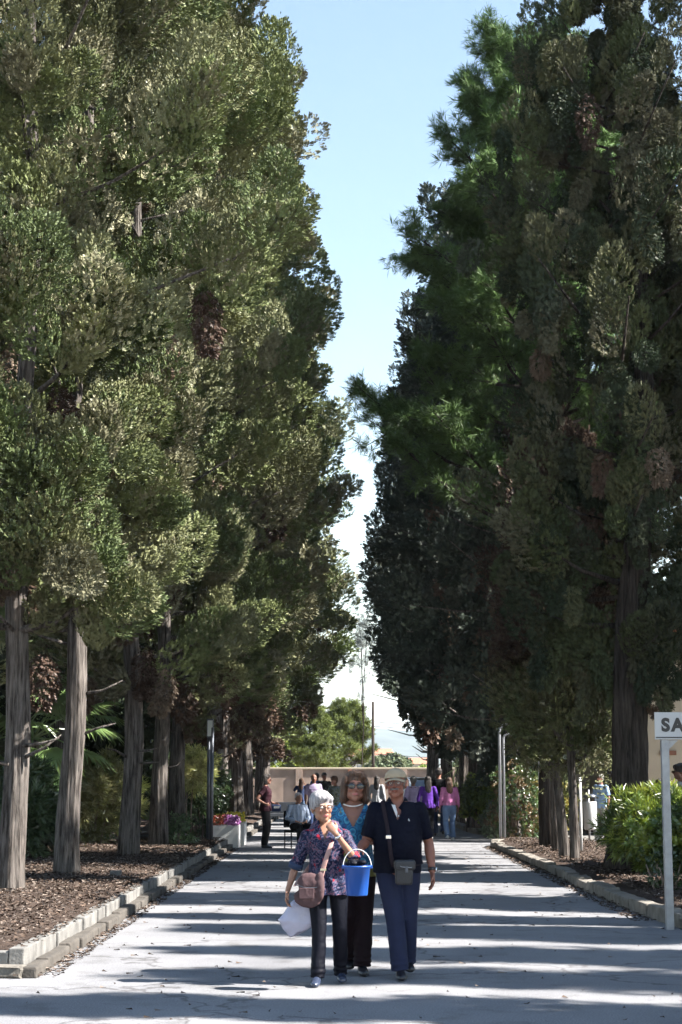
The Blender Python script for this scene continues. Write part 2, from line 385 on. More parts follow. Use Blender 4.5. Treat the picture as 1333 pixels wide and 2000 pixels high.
# hills, far off
def hills_z(X, Y):
    P = np.stack([X / 400, Y / 400, X * 0], 1)
    ridge = np.exp(-((Y - 3600) / 900) ** 2) * (118 - 0.075 * (X - 150) + 26 * vnoise(P, 5, 8, 1.2)) + np.exp(-((Y - 1900) / 420) ** 2) * (20 + 10 * vnoise(P, 9, 8, 2.2))
    ridge = ridge * 0.66
    return np.maximum(ridge, 0) - 0.5 + 5 * vnoise(P, 8, 10, 6.0) * (ridge > 8)
M['hill'] = mat('dry_hillside', (0.055, 0.065, 0.05), 1.0, var=0.45, vscale=0.012)
struct(link('hills', grid(-2500, 2500, 1100, 6000, 160, 120, hills_z, 'hills'), M['hill']))

# boundary wall
w = thing('boundary_wall', 'long low pinkish stuccoed wall with pale coping closing the far end of the avenue', 'wall', (0, 100, 0))
M['stucco'] = mat('stucco', (0.27, 0.20, 0.16), 0.95, var=0.4, vscale=0.9, bump=0.3, bscale=30)
M['terracotta'] = mat('terracotta_panel', (0.26, 0.115, 0.07), 0.95, var=0.2, vscale=2)
M['cream'] = mat('cream_render', (0.40, 0.335, 0.25), 0.95, var=0.08, vscale=1.2, bump=0.15)
bm = bmesh.new(); box(bm, (0, 0, 1.05), (60, 0.25, 2.1)); link('wall_face', bm_mesh(bm, 'wall_face'), M['stucco'], w)
bm = bmesh.new(); box(bm, (0, 0, 2.16), (60.2, 0.42, 0.11), 0.02); link('coping', bm_mesh(bm, 'coping'), M['cream'], w)
for i in range(-9, 10):
    bm = bmesh.new(); box(bm, (i * 3.05 + 0.6, -0.16, 1.05), (0.4, 0.16, 2.08), 0.01); link('pier', bm_mesh(bm, 'pier'), M['terracotta'] if i % 3 == 0 else M['stucco'], w)

# building behind the right-hand bed
b = thing('building', 'cream rendered building with dark red window bars behind the hedge', 'building', (7.75, 47.5, 0))
M['darkred'] = mat('dark_red_paint', (0.17, 0.035, 0.03), 0.5, var=0.1)
M['tile'] = mat('clay_roof_tiles', (0.36, 0.15, 0.09), 0.9, var=0.35, vscale=6)
bm = bmesh.new()
for (x0, x1, z0, z1) in ((0, 3.0, 0, 5.4), (3.0, 4.3, 0, 1.6), (3.0, 4.3, 3.2, 5.4), (4.3, 12, 0, 5.4)):
    box(bm, ((x0 + x1) / 2, 0.15, (z0 + z1) / 2), (x1 - x0, 0.3, z1 - z0))
box(bm, (0.15, 5.3, 2.7), (0.3, 10, 5.4)); box(bm, (6, 10.3, 2.7), (12, 0.3, 5.4)); box(bm, (11.85, 5.3, 2.7), (0.3, 9.7, 5.4))
link('wall', bm_mesh(bm, 'wall'), M['cream'], b)
bm = bmesh.new(); box(bm, (6, 5, 5.75), (13, 11.4, 0.12), rot=Matrix.Rotation(0.04, 4, 'X'))
for i in range(52): tube(bm, [(-0.4 + i * 0.25, -0.7, 5.64), (-0.4 + i * 0.25, 10.6, 6.08)], 0.085, 8)
link('roof', bm_mesh(bm, 'roof'), M['tile'], b)
wn = link('window', (lambda g: (box(g, (3.65, 0.22, 2.4), (1.3, 0.04, 1.6)), bm_mesh(g, 'window'))[1])(bmesh.new()), M['glass'], b)
bm = bmesh.new()
for i in range(9): box(bm, (3.05 + i * 0.15, 0.0, 2.4), (0.03, 0.03, 1.62))
for z in (1.62, 2.4, 3.18): box(bm, (3.65, -0.035, z), (1.36, 0.04, 0.05))
link('window_bars', bm_mesh(bm, 'window_bars'), M['darkred'], wn)
for x in (0.06, 6.5):
    bm = bmesh.new(); box(bm, (x, -0.14, 2.7), (0.22, 0.22, 5.3), 0.01); link('column', bm_mesh(bm, 'column'), M['darkred'], b)
bm = bmesh.new(); box(bm, (1.35, -0.03, 2.32), (0.45, 0.05, 0.12)); link('plaque', bm_mesh(bm, 'plaque'), M['terracotta'], b)

# ------------------------------------------------------------------ foliage building blocks (numpy)
def basis(D, roll=None, r=rng):
    D = D / np.maximum(1e-6, np.linalg.norm(D, axis=1, keepdims=True))
    a = r.normal(size=D.shape); x = a - D * np.sum(a * D, 1, keepdims=True); x /= np.linalg.norm(x, axis=1, keepdims=True)
    y = np.cross(D, x); return np.stack([x, y, D], 2)      # columns
def basis_out(D, O, r, j=0.36):
    D = D / np.maximum(1e-6, np.linalg.norm(D, axis=1, keepdims=True))
    a = O + r.normal(size=D.shape) * j; y = a - D * np.sum(a * D, 1, keepdims=True); y /= np.maximum(1e-6, np.linalg.norm(y, axis=1, keepdims=True))
    return np.stack([np.cross(y, D), y, D], 2)
def instance(T, Q, P, B, S, col):
    """T (n,3) template with faces Q, placed at P (k,3) with bases B (k,3,3), sizes S (k,), colours col (k,3)"""
    V = np.einsum('kij,nj->kni', B, T) * S[:, None, None] + P[:, None, :]
    n = len(T); k = len(P)
    F = (Q[None] + (np.arange(k) * n)[:, None, None]).reshape(-1, Q.shape[1])
    return V.reshape(-1, 3).astype(np.float32), F.astype(np.int32), np.repeat(col, n, 0).astype(np.float32)
def diamond(p, d, s, L, w):
    p = np.array(p, float); d = np.array(d, float); d /= np.linalg.norm(d); s = np.array(s, float); s -= d * s.dot(d); s /= np.linalg.norm(s)
    return [p, p + d * L * 0.5 + s * w / 2, p + d * L, p + d * L * 0.5 - s * w / 2]
def tmpl(leaves):
    V = np.array([v for lf in leaves for v in lf]); return V, np.arange(len(V)).reshape(-1, 4)
def frond_t(n=9, ang=38, L=0.42, w=0.15, seed=0, droop=0.0):
    r = random.Random(seed); out = []
    for i in range(n):
        t = i / (n - 1); s = 1 if i % 2 else -1; a = R_(ang * (1.1 - 0.7 * t)) * s
        d = (math.sin(a), r.uniform(-.35, .35) - droop * t, math.cos(a)); LL = L * (1 - 0.35 * t)
        out.append(diamond((0, r.uniform(-.03, .03), t * 0.62), d, (math.cos(a), r.uniform(-.8, .8), -math.sin(a)), LL, w))
    return tmpl(out)
FROND = frond_t(7, 40, .44, .21); FROND_FINE = frond_t(6, 40, 0.5, 0.20, 3)
def broad_t(n=6, L=0.55, w=0.3, seed=1, spread=55):
    r = random.Random(seed); out = []
    for i in range(n):
        t = i / n; a = i * 2.4; e = R_(spread) * r.uniform(0.7, 1.15)
        d = (math.sin(e) * math.cos(a), math.sin(e) * math.sin(a), math.cos(e))
        out.append(diamond((0, 0, t * 0.55), d, (-math.sin(a) + r.uniform(-.4, .4), math.cos(a), r.uniform(-.5, .5)), L, w))
    return tmpl(out)
BROAD = broad_t(); LANCE = broad_t(7, 0.8, 0.11, 2, 42)
def needle_t(n=16, seed=4):
    r = random.Random(seed); out = []
    for i in range(n):
        a = r.uniform(0, 6.28); e = R_(r.uniform(8, 75)); d = (math.sin(e) * math.cos(a), math.sin(e) * math.sin(a), math.cos(e))
        out.append(diamond((0, 0, r.uniform(0, .3)), d, (-math.sin(a), math.cos(a), r.uniform(-1, 1)), r.uniform(.6, 1), 0.055))
    return tmpl(out)
NEEDLE = needle_t()

def merge(parts):
    V, F, Cc, off = [], [], [], 0
    for v, f, c in parts:
        V.append(v); F.append(f + off); Cc.append(c); off += len(v)
    return np.concatenate(V), np.concatenate(F), np.concatenate(Cc)

def clump_fronds(cp, cd, L, Rr, n, tpl, size, cols, r, droop=0.0, jitter=0.28, cvar=0.18):
    """n fronds on each of k plume-shaped clumps: cp base, cd direction, L length, Rr radius"""
    k = len(cp); B = basis(cd, r=r)
    u = r.random((k, n)) ** 0.75; th = r.random((k, n)) * 6.283
    prof = np.sin(np.clip(u, 0.02, 1) ** 0.75 * PI * 0.93) * 0.92 + 0.10
    rad = Rr[:, None] * prof * (0.86 + 0.17 * r.random((k, n)))
    loc = np.stack([rad * np.cos(th), rad * np.sin(th), u * L[:, None]], 2)
    P = np.einsum('kij,knj->kni', B, loc) + cp[:, None, :]
    rd = np.stack([np.cos(th), np.sin(th), np.full_like(th, 1.1)], 2)
    D = np.einsum('kij,knj->kni', B, rd) + r.normal(size=P.shape) * jitter
    D[..., 2] += 0.25 - droop * 2.2
    O = np.einsum('kij,knj->kni', B, np.stack([np.cos(th), np.sin(th), 0.15 + 0.9 * (u - .5)], 2)).reshape(-1, 3)
    P = P.reshape(-1, 3); D = D.reshape(-1, 3)
    S = size * r.uniform(0.7, 1.3, len(P))
    col = np.repeat(cols, n, 0) * r.uniform(1 - cvar, 1 + cvar, (len(P), 1))
    return instance(tpl[0], tpl[1], P, basis_out(D, O, r), S, col)

def limb_tubes(bm, segs):
    for pts, r0, r1 in segs:
        k = len(pts); tube(bm, pts, [r0 + (r1 - r0) * i / (k - 1) for i in range(k)], 6)

def trunk_mesh(name, H, r0, r1, seed, lean=(0, 0), flare=1.35, ridges=9, limbs=(), n=40, rough=0.09, seg=0.22):
    r = random.Random(seed); m = max(8, int(H / seg)); V = []; Q = []
    ph = [r.uniform(0, 6.28) for _ in range(6)]
    for i in range(m + 1):
        t = i / m; z = t * H - 0.15
        rr = r0 + (r1 - r0) * t ** 0.8; rr *= 1 + (flare - 1) * math.exp(-max(z, 0) / 0.35)
        cx = lean[0] * t + 0.06 * math.sin(z * 0.9 + ph[0]) * min(1, z / 2); cy = lean[1] * t + 0.06 * math.sin(z * 0.7 + ph[1]) * min(1, z / 2)
        for k in range(n):
            a = 2 * PI * k / n
            tw = a + 0.12 * z + ph[2]
            f = 1 + rough * (abs(math.sin(tw * ridges / 2 + 0.5 * math.sin(z * 1.1 + ph[3]))) - 0.5) * 1.6 + rough * 0.9 * math.sin(tw * 2 + ph[4] + z * 0.3) + rough * 0.45 * math.sin(tw * ridges * 1.7 + z * 2.3 + ph[5])
            V.append((cx + rr * f * math.cos(a), cy + rr * f * math.sin(a), z))
    for i in range(m):
        for k in range(n):
            Q.append((i * n + k, i * n + (k + 1) % n, (i + 1) * n + (k + 1) % n, (i + 1) * n + k))
    me = mesh_np(name, V, Q, sm=True)
    if limbs:
        bm = bmesh.new(); bm.from_mesh(me); limb_tubes(bm, limbs); bm.to_mesh(me); bm.free(); smooth(me)
    return me

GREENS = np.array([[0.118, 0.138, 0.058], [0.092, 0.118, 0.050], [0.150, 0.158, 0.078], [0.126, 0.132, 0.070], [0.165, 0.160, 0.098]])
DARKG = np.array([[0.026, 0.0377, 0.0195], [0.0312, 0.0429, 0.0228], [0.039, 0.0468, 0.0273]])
BROWN = np.array([[0.088, 0.057, 0.0405], [0.066, 0.0432, 0.0326], [0.1144, 0.0846, 0.0598]])
def cypress_crown(seed, z0, z1, Rmax, n_limb, per, nf, fs, tpl, greens=GREENS, droop=0.0, brown=0.07, wide_low=0.5, prof_pow=0.85, gapx=0.0, brown_low=0.55, up=0.5, amp=0.42):
    r = np.random.default_rng(seed); cps, cds, Ls, Rs, cols, segs, dr = [], [], [], [], [], [], []
    H = z1 - z0
    for i in range(n_limb):
        u = (i + r.random() * 0.9) / n_limb; th = i * 2.39996 + r.normal() * 0.35
        z = z0 + H * u
        prof = wide_low + (1 - wide_low) * min(1, u / 0.28); prof *= (1 - max(0, (u - 0.3) / 0.7) ** 1.6 * 0.93) ** prof_pow
        nz = math.sin(th * 1.7 + u * 9 + seed) * math.sin(u * 23 + th * 1.1 + seed * 1.7); Rr = Rmax * prof * (r.uniform(0.74, 1.12) + amp * nz)
        e = R_(8 + 45 * u * up * 2 + r.normal() * 9)
        hd = np.array([math.cos(th), math.sin(th), 0.0])
        zt = z + math.tan(min(e, 1.2)) * Rr * 0.55
        end = np.array([hd[0] * Rr, hd[1] * Rr, min(zt, z1 - 0.3)])
        st = np.array([0, 0, z - 0.25]); segs.append(([Vector(st), Vector(st * .5 + end * .5 + [0, 0, -.12]), Vector(end)], 0.05 * (1.2 - u), 0.012))
        deadl = False
        tone = r.uniform(0.78, 1.2)
        for k in range(per):
            inner = k < per * 0.18; f = r.uniform(0.15, 0.5) if inner else 0.66 + 0.34 * (k + r.random() - per * .18) / (per * .82)
            c = st + (end - st) * f - np.array([0, 0, 0.15]) + r.normal(size=3) * ([0.3, 0.3, 0.3] if inner else [0.24, 0.24, 0.20]) * (0.55 + 0.2 * Rr)
            dd = hd * 0.7 + [0, 0, 0.75 + 0.6 * u] + r.normal(size=3) * 0.35
            dead = (inner and u < 0.4 and r.random() < brown_low + .15) or (u < .12 and r.random() < brown_low * .4) or r.random() < brown * .5
            if dead or r.random() < droop: dd = hd * 0.25 + [0, 0, -1.0] + r.normal(size=3) * 0.2; L = r.uniform(0.5, 1.1); W = r.uniform(0.13, 0.24)
            else: L = r.uniform(0.5, 1.35); W = L * r.uniform(0.26, 0.44)
            if u > 0.85: L *= 0.8; W *= 0.7
            cps.append(c); cds.append(dd); Ls.append(L); Rs.append(W)
            cols.append((BROWN if dead else greens)[r.integers(0, 3 if dead else len(greens))] * tone)
    # the leader
    for k in range(8):
        cps.append(np.array([0, 0, z1 - 1.2 + k * 0.16]) + r.normal(size=3) * .08); cds.append(np.array([0, 0, 1.0]) + r.normal(size=3) * .15); Ls.append(0.6); Rs.append(0.16); cols.append(greens[0])
    cps, cds, Ls, Rs, cols = map(np.array, (cps, cds, Ls, Rs, cols))
    dn = (cds[:, 2] < 0).astype(float)
    V, F, Cc = clump_fronds(cps, cds, Ls, Rs, nf, tpl, fs, cols, r)
    return (V, F, Cc), segs
def pine_crown(seed, z0, z1, Rmax, n_limb, nf, size, green, lean=(0, 0), spread=1.0):
    r = np.random.default_rng(seed); segs, P, D, cols = [], [], [], []
    for i in range(n_limb):
        u = (i + r.random()) / n_limb; th = i * 2.39996 + r.normal() * .3
        z = z0 + (z1 - z0) * u * 0.9; Rr = Rmax * (1 - u) ** 0.55 * r.uniform(0.6, 1.15); hd = np.array([math.cos(th), math.sin(th), 0])
        st = np.array([lean[0] * u, lean[1] * u, z]); end = st + hd * Rr + [0, 0, Rr * r.uniform(0.35, 0.8)]
        mid = (st + end) / 2 - [0, 0, 0.1 * Rr]
        segs.append(([Vector(st), Vector(mid), Vector(end)], 0.06, 0.014))
        tone = r.uniform(0.8, 1.2)
        for k in range(16):
            f = 0.3 + 0.7 * (k + r.random()) / 16
            b0 = (st * (1 - f) ** 2 + 2 * mid * f * (1 - f) + end * f * f)
            sd = hd * 0.8 + np.array([-hd[1], hd[0], 0]) * r.normal() * 1.1 + [0, 0, 0.45 + r.normal() * .35]; sd /= np.linalg.norm(sd)
            L = r.uniform(0.4, 1.05) * (1.15 - 0.4 * f)
            e2 = b0 + sd * L; segs.append(([Vector(b0), Vector(e2)], 0.013, 0.006))
            for q in range(nf):
                g = 0.3 + 0.7 * r.random(); P.append(b0 + sd * L * g + r.normal(size=3) * 0.09); D.append(sd + r.normal(size=3) * 0.55 + [0, 0, .25])
                cols.append(green * tone * r.uniform(0.75, 1.25))
    P, D, cols = map(np.array, (P, D, cols))
    return instance(NEEDLE[0], NEEDLE[1], P, basis(D, r=r), size * r.uniform(0.7, 1.3, len(P)), cols), segs
def shrub_crown(seed, n_clump, rx, ry, rz, zc, nf, tpl, size, greens, L=0.3, W=0.14, box_=False, up=0.4, shell=0.45):
    r = np.random.default_rng(seed)
    d = r.normal(size=(n_clump, 3)); d /= np.linalg.norm(d, axis=1, keepdims=True)
    if box_: d /= np.maximum(np.max(np.abs(d), 1, keepdims=True), 0.72)
    f = 1 - shell * r.random((n_clump, 1)) ** 1.5
    P = d * f * [rx, ry, rz] * (1 + 0.10 * r.normal(size=(n_clump, 1))) + [0, 0, zc]
    P[:, 2] = np.maximum(P[:, 2], 0.08)
    D = d * [1, 1, 0.8] + [0, 0, up] + r.normal(size=d.shape) * 0.25
    tone = r.uniform(0.8, 1.2, (n_clump, 1))
    cols = greens[r.integers(0, len(greens), n_clump)] * tone
    return clump_fronds(P - D * L * 0.4, D, np.full(n_clump, L) * r.uniform(.7, 1.3, n_clump), np.full(n_clump, W), nf, tpl, size, cols, r, jitter=0.6)

# ------------------------------------------------------------------ trees
TR = {}
def variant(key, fn):
    (V, F, Cc), segs = fn(); TR[key] = (mesh_np('crown_' + key, V, F, Cc), segs)
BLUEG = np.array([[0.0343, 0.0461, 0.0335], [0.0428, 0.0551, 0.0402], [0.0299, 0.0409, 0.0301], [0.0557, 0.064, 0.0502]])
variant('near_a', lambda: cypress_crown(101, 3.4, 17.5, 2.4, 44, 10, 360, 0.130, FROND_FINE, brown=0.03, brown_low=0.05))
variant('near_b', lambda: cypress_crown(102, 3.9, 18.5, 2.4, 44, 10, 360, 0.130, FROND_FINE, brown=0.02, brown_low=0.05))
variant('near_c', lambda: cypress_crown(112, 3.3, 18.0, 2.4, 44, 10, 360, 0.130, FROND_FINE, brown=0.02, brown_low=0.0))
variant('mid_a', lambda: cypress_crown(103, 3.2, 21.5, 2.8, 46, 10, 150, 0.19, FROND, brown=0.03, brown_low=0.2, prof_pow=0.6))
variant('mid_b', lambda: cypress_crown(104, 3.4, 20.5, 2.8, 52, 10, 150, 0.19, FROND, brown=0.02, brown_low=0.2, prof_pow=0.6))
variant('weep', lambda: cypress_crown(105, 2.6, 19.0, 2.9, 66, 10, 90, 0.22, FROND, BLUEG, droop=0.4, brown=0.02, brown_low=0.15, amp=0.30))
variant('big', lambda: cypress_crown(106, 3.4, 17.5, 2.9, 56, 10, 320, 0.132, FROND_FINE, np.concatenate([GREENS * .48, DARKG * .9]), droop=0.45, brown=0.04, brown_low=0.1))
CR_TRUNK = {}
def tree(key, X, Y, zg, r0, label, sc=1.0, rz=0.0, lean=(0, 0), bark='bark', group='cypresses lining the avenue', name='cypress_tree', sxy=1.0, hgt=16.0, cat='cypress tree', rough=0.09, ridges=9, flare=1.15, sy=1.0, dz=0.0):
    t = thing(name, label, cat, (X, Y, zg), rz, group)
    me, segs = TR[key]
    k = (key, round(r0, 2), round(sc, 2), bark)
    if k not in CR_TRUNK:
        rs = random.Random(len(CR_TRUNK) + 5); stubs = []
        for q in range(4 if bark == 'bark' and r0 > .14 else 0):
            aa, zz, LL = rs.uniform(0, 6.28), rs.uniform(1.6, 3.9), rs.uniform(.22, .7); dd = Vector((math.cos(aa), math.sin(aa), rs.uniform(.0, .5)))
            stubs.append(([Vector((0, 0, zz)) + dd * r0 * .6, Vector((0, 0, zz)) + dd * (r0 + LL * .5), Vector((0, 0, zz + rs.uniform(-.1, .15))) + dd * (r0 + LL)], .03, .008))
        lm = stubs + [([Vector((p.x * sxy * sc, p.y * sxy * sc, p.z * sc)) for p in pts], a, b_) for pts, a, b_ in segs[:]]
        CR_TRUNK[k] = trunk_mesh('trunk', hgt * sc, r0, 0.05, hash(k) % 999 if False else int(r0 * 1000) + len(CR_TRUNK), lean, flare, ridges, lm, rough=rough)
    link('trunk', CR_TRUNK[k], M[bark], t)
    c = link('crown', me, M['leaf'], t, (0, 0, dz)); c.scale = (sc * sxy, sc * sxy * sy, sc)
    return t
# left row, nearest first: (pixel of the trunk's foot, ...)
def foot(px, py, z=0.2):
    p = gp(px, py, z); return p.x, p.y
zL = 0.17
x, y = foot(20, 1745); tree('near_a', x, y, zL, 0.165, 'cypress nearest the camera on the left, its pale ridged trunk cut by the picture edge', 0.98, 0.4, hgt=15)
x, y = foot(131, 1712); tree('near_b', x, y, zL, 0.185, 'thick grey-brown ridged cypress trunk in shade, second from the left edge', 1.0, 2.1, hgt=16)
x, y = foot(262, 1675); tree('near_c', x - .1, y, zL, 0.18, 'dark shaded straight cypress trunk just left of the sunlit forked pair', 1.04, 3.6, hgt=15)
x, y = foot(310, 1655); tree('near_b', x, y, zL, 0.19, 'cypress with its lower trunk brightly sunlit, fourth from the left edge', 1.06, 5.1, hgt=16)
x, y = foot(346, 1642); tree('mid_a', x, y, zL, 0.19, 'slim sunlit cypress trunk behind the pale bamboo-like shrub', 1.0, 0.9)
far_lab = ['cypress behind the lamp post, dark trunk above the glossy shrub', 'cypress with grey trunk behind the flower planters', 'cypress with twin trunk left of the woman in dark clothes',
           'cypress with a sunlit right edge just behind the standing woman', 'very dark cypress trunk right of the standing woman', 'cypress with pale sunlit trunk left of the seated man',
           'pale cypress trunk beside the dark one, above the seated man', 'slim far cypress on the left, last but one before the wall', 'last cypress of the left row before the far wall']
yy = [46.5, 51, 55.5, 60, 64.5, 69.5, 75, 82, 90]
for i, Y in enumerate(yy):
    tree(['mid_b', 'mid_a'][i % 2], -3.75 + 0.25 * math.sin(i * 2.2) + [.3, 0][i] if i < 2 else -3.75 + 0.25 * math.sin(i * 2.2), Y, zL, [0.25, 0.2, 0.27, 0.27, 0.3][i % 5], far_lab[i], [1.08, 0.98, 1.1, 1.0, 0.92][i % 5], i * 1.7, name='cypress_tree', sxy=[1.02, .86, .76, .76, .78, .85, 1.1, 1.3, 1.4][i])
# right row
xr, yr = foot(1200, 1700, 0.15)
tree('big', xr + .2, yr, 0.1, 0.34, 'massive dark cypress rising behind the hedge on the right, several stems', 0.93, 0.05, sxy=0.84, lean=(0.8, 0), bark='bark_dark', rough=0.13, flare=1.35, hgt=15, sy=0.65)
rl = ['weeping dark cypress beyond the pines on the right', 'dark drooping cypress with ragged tips against the sky on the right', 'dark cypress on the right behind the pink-topped woman',
      'far dark cypress on the right, its low boughs over the white car', 'far cypress on the right with low hanging foliage', 'last cypress of the right row before the far wall']
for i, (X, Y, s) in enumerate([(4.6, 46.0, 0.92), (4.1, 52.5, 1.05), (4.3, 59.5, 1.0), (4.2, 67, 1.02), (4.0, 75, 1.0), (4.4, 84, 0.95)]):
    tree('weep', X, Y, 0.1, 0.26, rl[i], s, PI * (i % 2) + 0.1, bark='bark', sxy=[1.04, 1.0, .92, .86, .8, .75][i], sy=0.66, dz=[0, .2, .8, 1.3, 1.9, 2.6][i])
# ------------------------------------------------------------------ more trees
def dry_crown(seed):
    (V, F, Cc), segs = cypress_crown(seed, 2.35, 9.0, 1.25, 46, 9, 62, 0.19, FROND_FINE, GREENS * .8, droop=0.0, brown=0.0, brown_low=-.2, wide_low=0.85)
    r = np.random.default_rng(seed); z = V[:, 2]; nfv = len(FROND_FINE[0])
    zz = np.repeat(z.reshape(-1, nfv).mean(1), nfv); f = np.clip((zz - 3.4) / 1.2 + vnoise(V[:, :3], 4, 6, 1.5) * 0.6, 0, 1)[:, None]
    br = np.repeat(BROWN[r.integers(0, 3, len(V) // nfv)], nfv, 0) * 0.62
    return (V, F, (Cc * (1 - f) + br * f).astype(np.float32)), segs
variant('dry', lambda: dry_crown(120))
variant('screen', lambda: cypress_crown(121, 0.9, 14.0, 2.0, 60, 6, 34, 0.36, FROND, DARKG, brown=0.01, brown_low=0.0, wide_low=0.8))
variant('spire', lambda: cypress_crown(122, 2.4, 15.0, 1.15, 60, 7, 60, 0.30, FROND, GREENS, brown=0.01, brown_low=0.0, wide_low=0.6, prof_pow=0.8))
def reg_pine(key, *a, **k):
    (V, F, Cc), segs = pine_crown(*a, **k); TR[key] = (mesh_np('crown_' + key, V, F, Cc), segs)
PG = np.array([0.075, 0.125, 0.040])
reg_pine('pine_a', 131, 6.5, 19.6, 4.3, 64, 24, 0.25, PG)
reg_pine('pine_far', 133, 1.6, 7.6, 2.6, 34, 14, 0.34, np.array([0.10, 0.125, 0.035]))
GP = 'pines behind the right row'
tree('pine_a', 4.5, 37.2, 0.1, 0.2, 'tall airy pine with dark bare limbs reaching left into the sky gap', 1.0, 0.7, bark='bark_dark', group=GP, name='pine_tree', cat='pine tree')
tree('pine_a', 6.9, 43.5, 0.1, 0.2, 'pale green pine at the top of the picture, behind the airy one', 1.12, 2.9, bark='bark_dark', group=GP, name='pine_tree', cat='pine tree')
GD = 'slim half-dry cypresses behind the right kerb'
for (px, py, r0, s, rz, lab, ln) in [(1068, 1652, 0.155, 1.05, 0.3, 'thickest and leftmost of the slim sunlit trunks by the right kerb', (0, 0)), (1089, 1664, 0.105, 0.9, 2.0, 'second slim sunlit trunk by the right kerb, just right of the thickest', (.1, 0)),
                                     (1104, 1677, 0.10, 0.8, 3.9, 'slim trunk leaning right between two others by the right kerb', (.35, 0)), (1124, 1682, 0.085, 0.86, 5.2, 'rightmost and nearest slim trunk by the right kerb, leaning left', (-.25, 0))]:
    x, y = foot(px, py, 0.14); tree('dry', x, y, 0.1, r0, lab, s, rz, lean=ln, hgt=8.2, rough=0.05, flare=1.12, group=GD, sxy=.5 if px < 1070 else .8, dz=.9 if px < 1070 else 0)
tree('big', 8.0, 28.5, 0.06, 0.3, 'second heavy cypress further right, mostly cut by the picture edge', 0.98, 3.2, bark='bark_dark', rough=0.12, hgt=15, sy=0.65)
GS = 'dark screen trees behind the left row'
scr = [(-8.2, 33), (-7.6, 41), (-9.8, 47), (-7.4, 53), (-9.4, 60), (-7.5, 67), (-8.5, 76), (-7.0, 86), (-12.5, 38), (-13, 52), (-12.5, 66)]
scl = ['dark tree filling the gap between the first two trunks', 'dark tree behind the fan palm', 'dark tree behind the pale bamboo-like shrub', 'dark tree seen behind the lamp post', 'dark tree above the flower planters',
       'dark tree left of the standing woman', 'dark tree deep behind the standing woman', 'farthest dark tree of the left screen', 'dark tree high behind the palm at the left edge', 'deep dark tree behind the left row, second rank', 'deep dark tree behind the left row, third rank']
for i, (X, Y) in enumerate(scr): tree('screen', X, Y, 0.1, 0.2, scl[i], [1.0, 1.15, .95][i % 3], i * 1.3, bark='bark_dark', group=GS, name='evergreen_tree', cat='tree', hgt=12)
GR = 'trees behind the right row'
for i, (X, Y) in enumerate([(8.6, 64), (9.5, 75), (8.2, 88), (11.5, 70)]):
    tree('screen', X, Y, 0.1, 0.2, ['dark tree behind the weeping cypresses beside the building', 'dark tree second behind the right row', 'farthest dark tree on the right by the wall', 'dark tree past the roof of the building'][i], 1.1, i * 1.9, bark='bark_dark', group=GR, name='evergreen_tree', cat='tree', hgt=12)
GO = 'cypresses beside the side street'
ol = ['cypress standing to the right of the crossing, nearest the street corner']
for i, (X, Y, s) in enumerate(OFF_TREES):
    tree('spire', X, Y, 0.0, 0.18, 'unseen narrow cypress beside the side street that shades the road and left trunks', s, i * 1.1, group=GO, name='cypress_tree', hgt=13, sxy=0.5)

# far side of the wall: pines, a tall thin tree, bushes, a pole, houses
t = tree('pine_far', -2.1, 112, 0, 0.12, 'bright yellow-green pine just behind the far wall, left of the pole', .85, 0.4, group='pines behind the far wall', name='pine_tree', hgt=6, cat='pine tree')
t = tree('pine_far', 0.2, 118, 0, 0.12, 'bright pine behind the wall with its top under the cypresses', .92, 2.4, group='pines behind the far wall', name='pine_tree', hgt=6, cat='pine tree')
def small_tree(x, y, sx, sz, seed, label, greens, trunkh, size=0.4, n=60, nf=30, sparse=False, tpl=BROAD, name='small_tree', cat='tree', group=None, r0=0.1):
    t = thing(name, label, cat, (x, y, 0), 0, group)
    V, F, Cc = shrub_crown(seed, n, sx, sx, sz, trunkh + sz, nf, tpl, size, greens, L=sx * 0.4, W=sx * 0.18, shell=0.8 if sparse else 0.45)
    link('crown', mesh_np('crown', V, F, Cc), M['leaf'], t)
    r = random.Random(seed); segs = []
    for i in range(9):
        a = i * 2.4; segs.append(([Vector((0, 0, trunkh * .7 + i * .06 * sz)), Vector((math.cos(a) * sx * .4, math.sin(a) * sx * .4, trunkh + sz * (.6 + .1 * i))), Vector((math.cos(a) * sx * .75, math.sin(a) * sx * .75, trunkh + sz * (.8 + .1 * i)))], r0 * .4, .01))
    link('trunk', trunk_mesh('trunk', trunkh + sz * 1.2, r0, .03, seed, limbs=segs, n=16, seg=.4), M['bark_dark'], t)
    return t
OL = np.array([[0.10, 0.13, 0.07], [0.13, 0.155, 0.09]]); BL = np.array([[0.14, 0.16, 0.15], [0.18, 0.2, 0.19]]); YG = np.array([[0.22, 0.27, 0.05], [0.16, 0.21, 0.04], [0.12, 0.17, 0.035]])
small_tree(1.35, 106, .75, 2.8, 61, 'tall thin grey-leaved tree showing pale in the narrow sky gap', BL, 7.0, 0.26, 46, 15, True, LANCE, 'eucalyptus_tree', r0=.03)
small_tree(4.6, 150, 1.6, 1.1, 62, 'blue-grey bushy tree beyond the wall in front of the far hill', OL, 1.2, group='bushes beyond the wall')
small_tree(7.6, 160, 1.3, .8, 63, 'olive-coloured bush beyond the wall right of the bushy grey tree', YG, 0.8, group='bushes beyond the wall')
small_tree(3.0, 140, .8, 1.1, 64, 'pointed pale conifer beyond the wall, beside the utility pole', OL, 0.8, group='bushes beyond the wall')
small_tree(11.5, 150, 1.8, 1.0, 65, 'dark bush beyond the wall above the white car', OL, 1.0, group='bushes beyond the wall')
small_tree(-4.6, 135, 3.0, 2.0, 66, 'broad yellow-green tree beyond the wall behind the left row', YG, 1.4, group='bushes beyond the wall')
t = thing('utility_pole', 'tall wooden utility pole standing beyond the wall', 'pole', (2.16, 115, 0))
